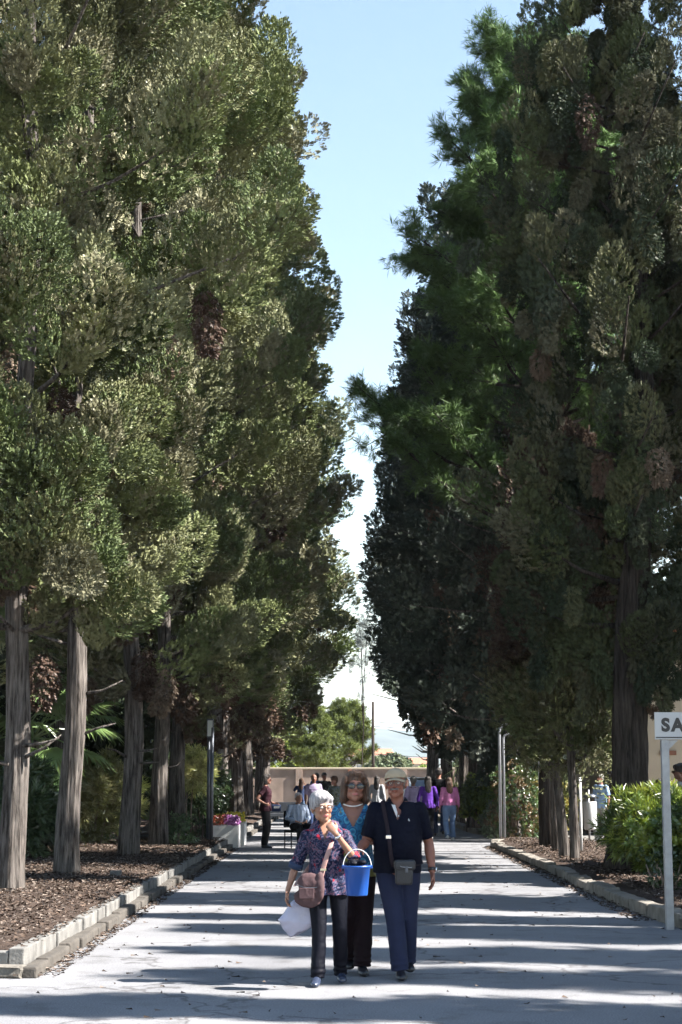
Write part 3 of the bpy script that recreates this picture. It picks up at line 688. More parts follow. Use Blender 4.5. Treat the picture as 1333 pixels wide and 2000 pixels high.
bm = bmesh.new(); tube(bm, [(0, 0, -.1), (0, 0, 6.7)], [0.12, 0.085], 12); link('pole', bm_mesh(bm, 'pole', True), M['bark_dark'], t)
for k, (dz, zz) in enumerate([(0.0, 5.05), (0.25, 5.35), (-1.0, 3.2)]):
    bm = bmesh.new(); pts = [Vector((2.2 + 60 * i / 24, 115 + 25 * i / 24, zz - 0.01 * (60 * i / 24) + 0.8 * ((i / 12 - 1) ** 2 - 1))) for i in range(25)]
    tube(bm, pts, 0.022, 5); tag(link('overhead_wire', bm_mesh(bm, 'overhead_wire', True), M['black']), ['middle overhead wire running right from the utility pole', 'topmost overhead wire running right from the utility pole', 'lowest overhead wire crossing in front of the hill'][k], 'wire', 'overhead wires')
rr = random.Random(4)
for k, (x, y, w_, d_, h_) in enumerate([(8, 420, 9, 8, 7), (18, 440, 12, 8, 5), (30, 430, 10, 9, 8), (44, 470, 14, 9, 6), (6, 620, 12, 8, 9)]):
    t = thing('house', ['white house low on the plain just right of the pole', 'long low white house beyond the bushy tree', 'tall pale house further right on the plain', 'wide pale house partly behind the cypress boughs', 'farthest white house under the hill'][k], 'house', (x, y, 0), rr.uniform(-.3, .3), 'pale houses on the plain')
    bm = bmesh.new(); box(bm, (0, 0, h_ / 2), (w_, d_, h_)); link('wall', bm_mesh(bm, 'wall'), M['cream'] if k % 2 else M['white'], t)
    bm = bmesh.new(); v = [bm.verts.new(p) for p in [(-w_ / 2 - .3, -d_ / 2 - .3, h_), (w_ / 2 + .3, -d_ / 2 - .3, h_), (w_ / 2 + .3, d_ / 2 + .3, h_), (-w_ / 2 - .3, d_ / 2 + .3, h_), (-w_ / 2, 0, h_ + 1.6), (w_ / 2, 0, h_ + 1.6)]]
    for f in [(0, 1, 5, 4), (2, 3, 4, 5), (0, 4, 3), (1, 2, 5), (0, 3, 2, 1)]: bm.faces.new([v[i] for i in f])
    link('roof', bm_mesh(bm, 'roof'), M['tile'], t)
    for i in range(3): bm = bmesh.new(); box(bm, (-w_ / 3 + i * w_ / 3, -d_ / 2 - .02, h_ * .55), (1.1, .1, 1.3)); link('window', bm_mesh(bm, 'window'), M['glass'], t)

# ------------------------------------------------------------------ shrubs and plants
HG = np.array([[0.1188, 0.1714, 0.0206], [0.081, 0.131, 0.0206], [0.1836, 0.2318, 0.0328], [0.0486, 0.0857, 0.0168]])
DG = np.array([[0.028, 0.055, 0.018], [0.04, 0.075, 0.024], [0.055, 0.09, 0.03]])
def shrub(x, y, z, rx, ry, rz, zc, seed, label, greens, n=120, nf=22, tpl=BROAD, size=0.11, boxy=False, L=0.25, W=0.12, stems=9, name='shrub', cat='shrub', group=None, mt='leaf_gloss'):
    t = thing(name, label, cat, (x, y, z), 0, group)
    V, F, Cc = shrub_crown(seed, n, rx, ry, rz, zc, nf, tpl, size, greens, L, W, boxy)
    link('foliage', mesh_np('foliage', V, F, Cc), M[mt], t)
    r = random.Random(seed); bm = bmesh.new()
    for i in range(stems):
        a = r.uniform(0, 6.28); q = r.uniform(0.1, 0.8)
        bx, by = math.cos(a) * rx * q * .45, math.sin(a) * ry * q * .45
        tube(bm, [(bx, by, -.05), (bx * 1.4 + r.uniform(-.05, .05), by * 1.4, zc * .5), (math.cos(a) * rx * q, math.sin(a) * ry * q, zc + rz * .3)], [.022, .016, .007], 6)
    link('stems', bm_mesh(bm, 'stems', True), M['twig'], t)
    return t
shrub(5.45, 24.0, 0.12, 1.32, 1.0, 0.50, 0.72, 71, 'large glossy bright green bush directly behind the sign post', HG, 300, 19, BROAD, 0.125, False, stems=26)
shrub(7.6, 24.2, 0.12, 1.1, 1.1, 0.48, 0.70, 72, 'bright green bush cut by the right picture edge', HG, 260, 24, BROAD, 0.135, True)
shrub(4.95, 26.6, 0.12, 0.9, 0.7, 0.66, 0.95, 73, 'upright fine-leaved shrub behind the glossy bush, beside the massive trunk', HG, 160, 24, LANCE, 0.16, False, up=1.6) if False else shrub(5.0, 26.6, 0.12, .8, 0.5, 0.48, 0.78, 73, 'upright fine-leaved shrub behind the glossy bush, beside the massive trunk', HG, 190, 24, LANCE, 0.17)
shrub(4.35, 23.3, 0.12, 0.3, 0.3, 0.22, 0.3, 74, 'sparse low sprig of leaves at the foot of the glossy bush', DG, 14, 14, BROAD, 0.09)
shrub(4.55, 44.8, 0.06, 0.62, 0.62, 0.95, 1.0, 75, 'tall rounded dark hedge bush with reddish tips, left of the slim trunks', np.array([[.07, .11, .03], [.13, .09, .04], [.05, .09, .03]]), 200, 22, BROAD, 0.09)
shrub(4.15, 51.5, 0.1, 0.62, 0.62, 0.55, 0.95, 76, 'bright green bushy shrub beside the path, behind the pink-topped woman', HG, 130, 22, BROAD, 0.11)
shrub(4.35, 46.8, 0.06, 0.5, 0.5, 0.38, 0.42, 77, 'low grey-green shrub behind the arched metal frame', np.array([[.10, .14, .08], [.14, .18, .11]]), 90, 20, BROAD, 0.08)
shrub(5.7, 47.5, 0.06, 0.9, 0.6, 0.8, 0.85, 78, 'yellowish shrub behind the white litter bin', np.array([[.25, .22, .05], [.15, .17, .04]]), 130, 20, BROAD, 0.1)
shrub(4.6, 57.5, 0.1, 0.6, 0.6, 0.6, 0.62, 79, 'loose pale shrub further along the right bed', HG, 80, 18, BROAD, 0.1)
BG_ = np.array([[0.34, 0.36, 0.12], [0.26, 0.30, 0.09], [0.40, 0.40, 0.17]])
x, y = foot(362, 1640)
shrub(x, y + .8, 0.17, 0.52, 0.5, 0.36, 1.62, 81, 'pale yellow-green bamboo-like shrub with narrow leaves, right of the sunlit trunks', BG_ * 1.1, 70, 16, LANCE, 0.2, stems=6)
shrub(-5.35, 36.5, 0.17, 0.75, 0.7, 0.75, 1.15, 82, 'sunlit narrow-leaved shrub between the second and third trunks', BG_ * .55, 110, 20, LANCE, 0.2, stems=8)
shrub(-6.2, 33.5, 0.17, 0.6, 0.6, 0.8, 1.0, 83, 'leafy green shrub between the first two trunks, nearest the ground', DG * 1.3, 120, 20, BROAD, 0.17)
shrub(-5.6, 30.5, 0.17, 0.42, 0.42, 0.8, 0.9, 84, 'dark long-leaved plant just right of the nearest trunk', DG, 90, 18, LANCE, 0.26)
shrub(-3.45, 42.6, 0.05, 0.62, 0.6, 0.92, 1.25, 85, 'dense glossy dark green shrub standing behind the flower planters', DG, 240, 22, BROAD, 0.10)
shrub(-5.0, 38.5, 0.17, 0.5, 0.5, 0.5, 0.9, 86, 'yellow-green leafy shrub seen between the dark trunk and the sunlit one', BG_, 70, 20, LANCE, 0.2)
x, y = foot(185, 1645); shrub(x, y, 0.17, 0.3, 0.25, 0.16, 0.2, 87, 'small bright leafy sprout between the second and third trunks', DG * 1.6, 16, 14, BROAD, 0.13, stems=4)
x, y = foot(350, 1648); shrub(x + .12, y - 1.5, 0.17, 0.25, 0.25, 0.26, 0.3, 88, 'small green sprout at the foot of the slim sunlit trunk', DG * 1.6, 18, 14, BROAD, 0.12, stems=4)
shrub(-8.2, 44, 0.17, 1.6, 1.0, 1.3, 1.2, 89, 'dark mass of shrubbery behind the left row of trunks', DG, 260, 20, BROAD, 0.2)
shrub(-11.5, 36, 0.17, 2.2, 1.2, 1.5, 1.3, 90, 'wide dark hedge at the left edge behind the palm', DG, 260, 20, BROAD, 0.22)
shrub(-5.8, 58, 0.17, 1.3, 1.2, 1.1, 1.0, 91, 'dark shrubbery between far trunks of the left row', DG, 160, 20, BROAD, 0.2)

# fan palm
def fan_palm(x, y, z, label, seed, trunk_h=2.2, n=17, Rf=0.75):
    t = thing('fan_palm', label, 'palm tree', (x, y, z)); r = random.Random(seed)
    link('trunk', trunk_mesh('trunk', trunk_h, 0.16, 0.13, seed, n=20, seg=.1, rough=.15, ridges=14), M['bark'], t)
    for i in range(n):
        a = i * 2.4; e = R_(r.uniform(-25, 70)); L = r.uniform(0.7, 1.15)
        st = Vector((0, 0, trunk_h - .1)); d = Vector((math.cos(a) * math.cos(e), math.sin(a) * math.cos(e), math.sin(e))); hub = st + d * L + Vector((0, 0, -.12 * L))
        bm = bmesh.new(); tube(bm, [st, st + d * L * .5 + Vector((0, 0, .04)), hub], [.022, .015, .012], 6)
        side = d.cross(Vector((0, 0, 1))).normalized(); up = side.cross(d).normalized(); f2 = (d + Vector((0, 0, -.25))).normalized()
        ns = 26
        for k in range(ns):
            b = R_(-105 + 210 * k / (ns - 1)); dd = f2 * math.cos(b) + side * math.sin(b)
            w = up.cross(dd).normalized() * 0.034; Lk = Rf * (0.75 + .25 * math.cos(b)) * r.uniform(.93, 1.05)
            p0 = hub; p1 = hub + dd * Lk * .6 + up * 0.02; p2 = hub + dd * Lk + Vector((0, 0, -r.uniform(.05, .22)))
            v = [bm.verts.new(q) for q in (p0 - w * .2, p1 - w + up * .015, p2, p1 + w + up * .015, p0 + w * .2)]
            c_ = bm.verts.new(p1 - up * .012); bm.faces.new((v[0], v[1], c_)); bm.faces.new((v[1], v[2], c_)); bm.faces.new((v[2], v[3], c_)); bm.faces.new((v[3], v[4], c_)); bm.faces.new((v[4], v[0], c_))
        me = bpy.data.meshes.new('frond'); bm.to_mesh(me); bm.free()
        col = me.color_attributes.new('Col', 'FLOAT_COLOR', 'POINT'); g = r.uniform(.8, 1.2)
        col.data.foreach_set('color', np.tile(np.array([.14 * g, .22 * g, .075 * g, 1], dtype=np.float32), len(me.vertices)))
        link('frond', me, M['leaf_gloss'], t)
fan_palm(-5.95, 33.0, 0.15, 'fan palm with one big bright frond between the first two trunks', 5, 2.35)
fan_palm(-6.3, 38.0, 0.15, 'second fan palm behind, its fronds showing right of the second trunk', 6, 2.9)

# yucca on the right, against the wall
t = thing('yucca_plant', 'spiky long-leaved plant with pale stems beside the far right path', 'plant', (3.95 + .15, 60.5, 0.1)); r = random.Random(8)
for s, (sx, sz) in enumerate([(0.0, 1.9), (.28, 1.35), (-.2, 1.1)]):
    bm = bmesh.new(); tube(bm, [(sx * .4, 0, -.1), (sx * .8, 0, sz * .5), (sx, 0, sz)], [.06, .05, .05], 8); link('stem', bm_mesh(bm, 'stem', True), M['bark'], t)
    lv = []
    for i in range(46):
        a = r.uniform(0, 6.28); e = R_(r.uniform(-50, 85)); d = (math.cos(a) * math.cos(e), math.sin(a) * math.cos(e), math.sin(e)); lv.append(diamond((sx, 0, sz), d, (-math.sin(a), math.cos(a), 0), r.uniform(.5, .85), .05))
    V, Q = tmpl(lv); link('rosette', mesh_np('rosette', V, Q, np.tile([.2, .25, .12], (len(V), 1))), M['leaf_gloss'], t)

# ------------------------------------------------------------------ street furniture
x, y = foot(1303, 1790, 0.14)
t = thing('exit_sign', 'white sign board reading SALIDA in black on galvanised square posts', 'sign', (x + .03, y, 0.08))
for px_ in (0, 1.0):
    bm = bmesh.new(); box(bm, (px_, 0, 1.0), (0.085, 0.085, 2.2), 0.006); link('post', bm_mesh(bm, 'post'), M['steel'], t)
zb, zt = 1.985, 2.285; sx0 = -0.115
bm = bmesh.new(); box(bm, (sx0 + .64, -0.055, (zb + zt) / 2), (1.28, 0.018, zt - zb), 0.003); bd = link('sign_board', bm_mesh(bm, 'sign_board'), M['white'], t)
bm = bmesh.new(); box(bm, (sx0 + .64, -0.066, zb + 0.022), (1.26, 0.004, 0.012)); link('border_line', bm_mesh(bm, 'border_line'), M['black'], bd)
bm = bmesh.new(); v = [(0.045, -.02, 1.93), (0.15, -.02, 1.93), (0.045, -.02, 1.83), (0.045, .02, 1.93), (0.15, .02, 1.93), (0.045, .02, 1.83)]; v = [bm.verts.new(Vector(q) + Vector((0, 0, .05))) for q in v]
for f in [(0, 2, 1), (3, 4, 5), (0, 1, 4, 3), (1, 2, 5, 4), (2, 0, 3, 5)]: bm.faces.new([v[i] for i in f])
link('bracket', bm_mesh(bm, 'bracket'), M['steel'], t)
fc = bpy.data.curves.new('lettering', 'FONT'); fc.body = 'SALIDA'; fc.size = 0.195; fc.extrude = 0.001; fc.offset = 0.010; fc.space_character = 1.25
fo = bpy.data.objects.new('tmp_text', fc); C.objects.link(fo); me = bpy.data.meshes.new_from_object(fo.evaluated_get(bpy.context.evaluated_depsgraph_get())); bpy.data.objects.remove(fo)
me.materials.clear(); lt = link('lettering', me, M['black'], bd); lt.rotation_euler = (PI / 2, 0, 0); lt.location = (sx0 + 0.075, -0.0665, zb + 0.095)

t = thing('post', 'low brown wooden post with a blue cap at the right picture edge', 'post', (4.06, 20.2, 0.08))
bm = bmesh.new(); box(bm, (0, 0, .36), (.07, .07, .74), .006); link('shaft', bm_mesh(bm, 'shaft'), M['bark_dark'], t)
M['blue'] = mat('blue_paint', (0.05, 0.16, 0.42), .45)
bm = bmesh.new(); box(bm, (0, 0, .745), (.082, .082, .09), .008); link('cap', bm_mesh(bm, 'cap'), M['blue'], t)
x, y = foot(1136, 1666, 0.14)
bm = bmesh.new(); tube(bm, [(0, 0, -.1), (0, 0, 1.52)], .032, 12); tube(bm, [(0, 0, 1.52), (0, 0, 1.55)], [.036, .02], 12)
tag(link('slim_pole', bm_mesh(bm, 'slim_pole', True), M['white'], None, (x, y, .1)), 'slim white metal pole in the right bed, beside the rightmost slim trunk', 'pole')

x, y = foot(981, 1642, 0.1)
t = thing('arched_frame', 'grey arched double tube frame carrying a dark board, by the right path', 'sign frame', (x, y, .05))
def arch(bm, x0, x1, yy, h, rr_, rad):
    pts = [(x0, yy, -.1), (x0, yy, h - rr_)] + [(x0 + rr_ - rr_ * math.cos(R_(a)), yy, h - rr_ + rr_ * math.sin(R_(a))) for a in (22, 45, 68, 90)] + [(x1 - rr_ + rr_ * math.sin(R_(a)), yy, h - rr_ + rr_ * math.cos(R_(a))) for a in (0, 22, 45, 68)] + [(x1, yy, h - rr_), (x1, yy, -.1)]
    tube(bm, pts, rad, 10, side=(0, 1, 0))
bm = bmesh.new(); arch(bm, -.03, 1.06, 0, 2.9, .18, .038); link('outer_tube', bm_mesh(bm, 'outer_tube', True), M['steel'], t)
bm = bmesh.new(); arch(bm, .07, .96, .02, 2.66, .12, .032); link('inner_tube', bm_mesh(bm, 'inner_tube', True), M['steel'], t)
bm = bmesh.new(); box(bm, (.515, 0.01, 2.76), (.7, .02, .12), .003); link('board', bm_mesh(bm, 'board'), M['darksteel'], t)

t = thing('litter_bin', 'white cylindrical litter bin with a dark lid on a post', 'bin', (5.88, 40.5, .06))
bm = bmesh.new(); tube(bm, [(0, 0, .36), (0, 0, .4), (0, 0, 1.0), (0, 0, 1.02)], [.13, .155, .16, .15], 24); link('body', bm_mesh(bm, 'body', True), M['white'], t)
bm = bmesh.new(); tube(bm, [(0, 0, 1.1), (0, 0, 1.16), (0, 0, 1.2)], [.16, .16, .08], 24); link('lid', bm_mesh(bm, 'lid', True), M['darksteel'], t)
bm = bmesh.new(); tube(bm, [(0, .19, 0), (0, .19, 1.3)], .025, 10)
for a in (0, 2.1, 4.2): tube(bm, [(.14 * math.cos(a), .14 * math.sin(a), 1.0), (.14 * math.cos(a), .14 * math.sin(a), 1.12)], .008, 6)
link('post', bm_mesh(bm, 'post', True), M['steel'], t)

x, y = foot(410, 1645)
t = thing('lamp_post', 'dark twin-tube lamp post with a square glass lantern beside the planters', 'lamp post', (x, y, .15))
for k, (dx, dy, rr_) in enumerate([(0.03, 0, .042), (-.055, .12, .036)]):
    bm = bmesh.new(); tube(bm, [(dx, dy, -.1), (dx, dy, 2.62)], rr_, 14); link('tube', bm_mesh(bm, 'tube', True), M['darksteel'], t)
for z in (.5, 1.3, 2.1, 2.5): bm = bmesh.new(); box(bm, (-.012, .06, z), (.05, .1, .03)); link('spacer', bm_mesh(bm, 'spacer'), M['darksteel'], t)
M['frost'] = mat('frosted_glass', (0.55, 0.6, 0.58), .25, spec=.6)
bm = bmesh.new(); box(bm, (-.02, .03, 2.6), (.13, .13, .36), .012); ln = link('lantern', bm_mesh(bm, 'lantern'), M['frost'], t)
bm = bmesh.new(); box(bm, (-.02, .03, 2.8), (.15, .15, .035), .008); box(bm, (-.02, .03, 2.405), (.145, .145, .02), .004)
for sx in (-.065, .065):
    for sy in (-.065, .065): box(bm, (-.02 + sx, .03 + sy, 2.6), (.014, .014, .38))
link('lantern_frame', bm_mesh(bm, 'lantern_frame'), M['darksteel'], ln)

def planter(x, y, lx, ly, h, label, flowers, seed):
    t = thing('planter', label, 'planter', (x, y, 0), 0, 'white flower planters')
    bm = bmesh.new()
    for (cx, cy, sx, sy) in ((0, -ly / 2 + .025, lx, .05), (0, ly / 2 - .025, lx, .05), (-lx / 2 + .025, 0, .05, ly - .1), (lx / 2 - .025, 0, .05, ly - .1)): box(bm, (cx, cy, h / 2), (sx, sy, h))
    box(bm, (0, 0, h * .42), (lx - .1, ly - .1, h * .8)); link('trough', bm_mesh(bm, 'trough'), M['white'], t)
    r = np.random.default_rng(seed); n = 520
    for name, cols, x0, x1 in flowers:
        P = np.stack([r.uniform(x0, x1, n) * lx * .5, r.uniform(-.48, .48, n) * ly, h + r.uniform(-.04, .17, n)], 1)
        P[:, 2] += .05 * np.cos(P[:, 0] / lx * 3)
        V, F, Cc = instance(BROAD[0], BROAD[1], P, basis(r.normal(size=P.shape) * .5 + [0, -.3, 1], r=r), r.uniform(.04, .08, n), np.array(cols)[r.integers(0, len(cols), n)])
        link(name, mesh_np(name, V, F, Cc), M['leaf_gloss'], t)
planter(-2.78, 40.95, .70, 1.1, .52, 'white planter nearest the camera, filled with dark red and purple flowers', [('red_flowers', [[.25, .03, .02], [.35, .08, .03], [.06, .1, .03]], -.95, .25), ('purple_flowers', [[.33, .10, .35], [.2, .03, .16], [.5, .25, .5]], .1, .95)], 3)
planter(-2.72, 42.6, .70, 1.1, .56, 'second white planter, farther back, filled with yellow flowers', [('yellow_flowers', [[.75, .62, .06], [.6, .5, .04], [.2, .3, .05]], -.95, .95)], 4)
for k, (x, y, lab) in enumerate([(-3.25, 24.9, 'small grey concrete marker block lying near the left kerb'), (-5.1, 31.5, 'small pale marker post in the left bed by the dark trunk')]):
    bm = bmesh.new(); box(bm, (0, 0, .07 + .09 * k), (.16 - .08 * k, .12 - .04 * k, .16 + .2 * k), .012); tag(link('marker_block', bm_mesh(bm, 'marker_block'), M['kerb'], None, (x, y, .17)), lab, 'marker')
# far bench
t = thing('bench', 'dark slab bench across the left kerb behind the seated man', 'bench', (-2.0, 57.0, 0))
bm = bmesh.new(); box(bm, (0, 0, .42), (1.2, .5, .1), .01); link('seat', bm_mesh(bm, 'seat'), M['darksteel'], t)
bm = bmesh.new(); box(bm, (0, .22, .66), (1.2, .06, .34), .01); link('backrest', bm_mesh(bm, 'backrest'), M['darksteel'], t)
for s in (-.5, .5): bm = bmesh.new(); box(bm, (s, 0, .18), (.1, .42, .38), .01); link('leg', bm_mesh(bm, 'leg'), M['darksteel'], t)

# parked white estate car facing the camera
def car(x, y, rz):
    t = thing('parked_car', 'white estate car with roof rails parked by the far wall, facing the camera', 'car', (x, y, 0), rz)
    M['carpaint'] = mat('white_car_paint', (.8, .81, .82), .25, spec=.6)
    bm = bmesh.new()
    prof = [(-2.1, .35, .62), (-2.1, .72, .80), (-1.95, .86, .84), (-1.1, 1.0, .86), (-.45, 1.5, .70), (.2, 1.62, .66), (1.6, 1.58, .66), (2.05, 1.05, .82), (2.1, .4, .80)]
    # body as a loft of cross-sections along the car's length
    secs = [(-2.12, .45, .70, .72), (-2.05, .3, .80, .83), (-1.5, .25, .93, .87), (-1.0, .25, 1.0, .88), (0, .22, 1.02, .89), (1.2, .25, 1.04, .88), (1.9, .3, 1.05, .86), (2.12, .4, 1.0, .78)]
    rings = []
    for (yy, z0, z1, w) in secs:
        rings.append([bm.verts.new((w * a, yy, z0 + (z1 - z0) * b)) for a, b in ((-.85, 0), (-1, .15), (-1, .6), (-.96, .85), (-.85, 1), (.85, 1), (.96, .85), (1, .6), (1, .15), (.85, 0))])
    for r0, r1 in zip(rings, rings[1:]):
        for k in range(10): bm.faces.new((r0[k], r0[(k + 1) % 10], r1[(k + 1) % 10], r1[k]))
    bm.faces.new(rings[0]); bm.faces.new(rings[-1]); link('body', bm_mesh(bm, 'body', True), M['carpaint'], t)
    bm = bmesh.new(); cab = [(-1.05, .97, .80, .80), (-.35, 1.50, .62, .80), (.2, 1.60, .60, .8), (1.5, 1.58, .60, .8), (2.0, 1.04, .74, .8)]
    rings = [[bm.verts.new((-w, yy, .95)), bm.verts.new((-w + .01, yy, zz)), bm.verts.new((w - .01, yy, zz)), bm.verts.new((w, yy, .95))] for yy, zz, w, _ in cab]
    for r0, r1 in zip(rings, rings[1:]):
        for k in range(4): bm.faces.new((r0[k], r0[(k + 1) % 4], r1[(k + 1) % 4], r1[k]))
    bm.faces.new(rings[0]); bm.faces.new(rings[-1]); link('windows', bm_mesh(bm, 'windows'), M['glass'], t)
    bm = bmesh.new(); box(bm, (0, .75, 1.615), (1.24, 1.7, .06), .02); 
    for s in (-.61, .61): tube(bm, [(s * 1.12, -1.05, .98), (s * 1.0, -.38, 1.5), (s, .2, 1.61)], .035, 6); tube(bm, [(s, 1.5, 1.6), (s * 1.2, 2.0, 1.05)], .04, 6)
    link('roof', bm_mesh(bm, 'roof'), M['carpaint'], t)
    for s in (-.55, .55): bm = bmesh.new(); tube(bm, [(s, 0, 1.66), (s, 0.1, 1.71), (s, 1.4, 1.71), (s, 1.5, 1.66)], .02, 6); link('roof_rail', bm_mesh(bm, 'roof_rail'), M['black'], t)
    for s in (-.62, .62): bm = bmesh.new(); ell(bm, (s, -2.08, .72), (.17, .07, .09)); link('headlight', bm_mesh(bm, 'headlight', True), M['frost'], t)
    bm = bmesh.new(); box(bm, (0, -2.115, .58), (.9, .05, .16), .02); link('grille', bm_mesh(bm, 'grille'), M['black'], t)
    for s in (-.80, .80):
        for yy in (-1.35, 1.35):
            bm = bmesh.new(); tube(bm, [(s - .1, yy, .32), (s + .1, yy, .32)], .32, 24, side=(0, 1, 0)); wl = link('wheel', bm_mesh(bm, 'wheel', True), M['black'], t)
            bm = bmesh.new(); tube(bm, [(s - .108, yy, .32), (s + .108, yy, .32)], .19, 16, side=(0, 1, 0)); link('rim', bm_mesh(bm, 'rim'), M['steel'], wl)
    for s in (-.98, .98): bm = bmesh.new(); ell(bm, (s, -.75, 1.05), (.1, .06, .07)); link('mirror', bm_mesh(bm, 'mirror', True), M['carpaint'], t)
car(4.15, 90.0, 0.12)
# ------------------------------------------------------------------ people
def ramp_mat(name, scale, stops, rough=0.75, kind='noise', detail=4, dist=0.0, bump=0.25, second=None):
    m = bpy.data.materials.new(name); m.use_nodes = True
    n = m.node_tree.nodes; l = m.node_tree.links; b = n['Principled BSDF']; b.inputs['Roughness'].default_value = rough; b.inputs['Specular IOR Level'].default_value = 0.1
    tc = n.new('ShaderNodeTexCoord')
    if kind == 'noise':
        t = n.new('ShaderNodeTexNoise'); t.inputs['Scale'].default_value = scale; t.inputs['Detail'].default_value = detail; t.inputs['Distortion'].default_value = dist; o = t.outputs[0]
    else:
        t = n.new('ShaderNodeTexVoronoi'); t.inputs['Scale'].default_value = scale; o = t.outputs['Distance']
    l.new(tc.outputs['Object'], t.inputs['Vector'])
    r = n.new('ShaderNodeValToRGB'); e = r.color_ramp.elements; r.color_ramp.interpolation = 'LINEAR'
    e[0].position, e[0].color = stops[0][0], (*stops[0][1], 1); e[1].position, e[1].color = stops[-1][0], (*stops[-1][1], 1)
    for p, c in stops[1:-1]: x = e.new(p); x.color = (*c, 1)
    l.new(o, r.inputs[0]); outc = r.outputs[0]
    if second:
        sc, lo, hi, colr = second
        t2 = n.new('ShaderNodeTexNoise'); t2.inputs['Scale'].default_value = sc; t2.inputs['Detail'].default_value = 3; l.new(tc.outputs['Object'], t2.inputs['Vector'])
        r2 = n.new('ShaderNodeValToRGB'); r2.color_ramp.elements[0].position = lo; r2.color_ramp.elements[1].position = hi
        r2.color_ramp.elements[0].color = (0, 0, 0, 1); r2.color_ramp.elements[1].color = (1, 1, 1, 1); l.new(t2.outputs[0], r2.inputs[0])
        mx = n.new('ShaderNodeMixRGB'); l.new(r2.outputs[0], mx.inputs[0]); l.new(outc, mx.inputs[1]); mx.inputs[2].default_value = (*colr, 1); outc = mx.outputs[0]
    l.new(outc, b.inputs['Base Color'])
    w = n.new('ShaderNodeTexNoise'); w.inputs['Scale'].default_value = 9; w.inputs['Detail'].default_value = 3; w.inputs['Distortion'].default_value = 1.2; l.new(tc.outputs['Object'], w.inputs['Vector'])
    bp = n.new('ShaderNodeBump'); bp.inputs['Strength'].default_value = bump; bp.inputs['Distance'].default_value = 0.02
    l.new(w.outputs[0], bp.inputs['Height']); l.new(bp.outputs[0], b.inputs['Normal']); return m
def cloth(name, col, rough=0.8, var=0.12):
    c0 = tuple(c * (1 - var) for c in col); c1 = tuple(min(1, c * (1 + var)) for c in col)
    return ramp_mat(name, 6, [(0.3, c0), (0.7, c1)], rough, bump=0.35)
M['skin'] = vcol_mat('skin', 0.5, 0.1, 160)
M['floral'] = ramp_mat('floral_print', 24, [(0.42, (0.006, 0.008, 0.026)), (0.49, (0.012, 0.016, 0.055)), (0.535, (0.10, 0.11, 0.16)), (0.56, (0.015, 0.017, 0.045)), (0.61, (0.20, 0.09, 0.13)), (0.66, (0.01, 0.012, 0.035))], 0.6, 'noise', 5, 1.8, second=(16, 0.65, 0.67, (0.22, 0.012, 0.025)))
M['paisley'] = ramp_mat('blue_paisley_print', 15, [(0.0, (0.02, 0.03, 0.08)), (0.22, (0.03, 0.14, 0.28)), (0.38, (0.07, 0.29, 0.43)), (0.5, (0.02, 0.05, 0.16)), (0.62, (0.03, 0.17, 0.32)), (0.85, (0.02, 0.03, 0.1))], 0.55, 'voronoi', second=(7, 0.55, 0.60, (0.16, 0.15, 0.05)))
M['navy'] = cloth('navy_pique', (0.0022, 0.003, 0.010), 0.75)
M['navy_trs'] = cloth('slate_blue_cotton', (0.018, 0.023, 0.052), 0.75)
M['black_trs'] = cloth('near_black_cloth', (0.004, 0.0045, 0.009), 0.6)
M['maroon_trs'] = cloth('dark_maroon_cloth', (0.012, 0.006, 0.008), 0.8)
M['shoe'] = mat('black_leather', (0.012, 0.012, 0.016), 0.28, spec=0.6)
M['shoe_navy'] = mat('navy_leather', (0.03, 0.04, 0.07), 0.25, spec=0.7)
M['white_shoe'] = mat('pale_trainers', (0.6, 0.6, 0.6), 0.6)
def hair_mat(name, col):
    return mat(name, col, 0.5, var=0.5, vscale=60, bump=1.0, bscale=130, stretch=(1, 1, 0.12))
M['hair_white'] = hair_mat('white_hair', (0.33, 0.32, 0.335)); M['hair_grey'] = hair_mat('grey_hair', (0.16, 0.15, 0.14))
M['hair_brown'] = hair_mat('auburn_hair', (0.075, 0.034, 0.017)); M['hair_dark'] = hair_mat('dark_hair', (0.018, 0.012, 0.010))
M['capw'] = cloth('cream_cap', (0.36, 0.29, 0.20)); M['lens'] = mat('dark_lens', (0.006, 0.006, 0.008), 0.08, spec=0.8)
M['eye'] = mat('eye_white', (0.55, 0.52, 0.5), 0.2); M['iris'] = mat('dark_iris', (0.02, 0.012, 0.01), 0.15)
M['silver'] = mat('silver', (0.7, 0.7, 0.7), 0.2, metal=1.0)
SK = np.array([0.27, 0.142, 0.095]); SK_T = np.array([0.20, 0.095, 0.065])

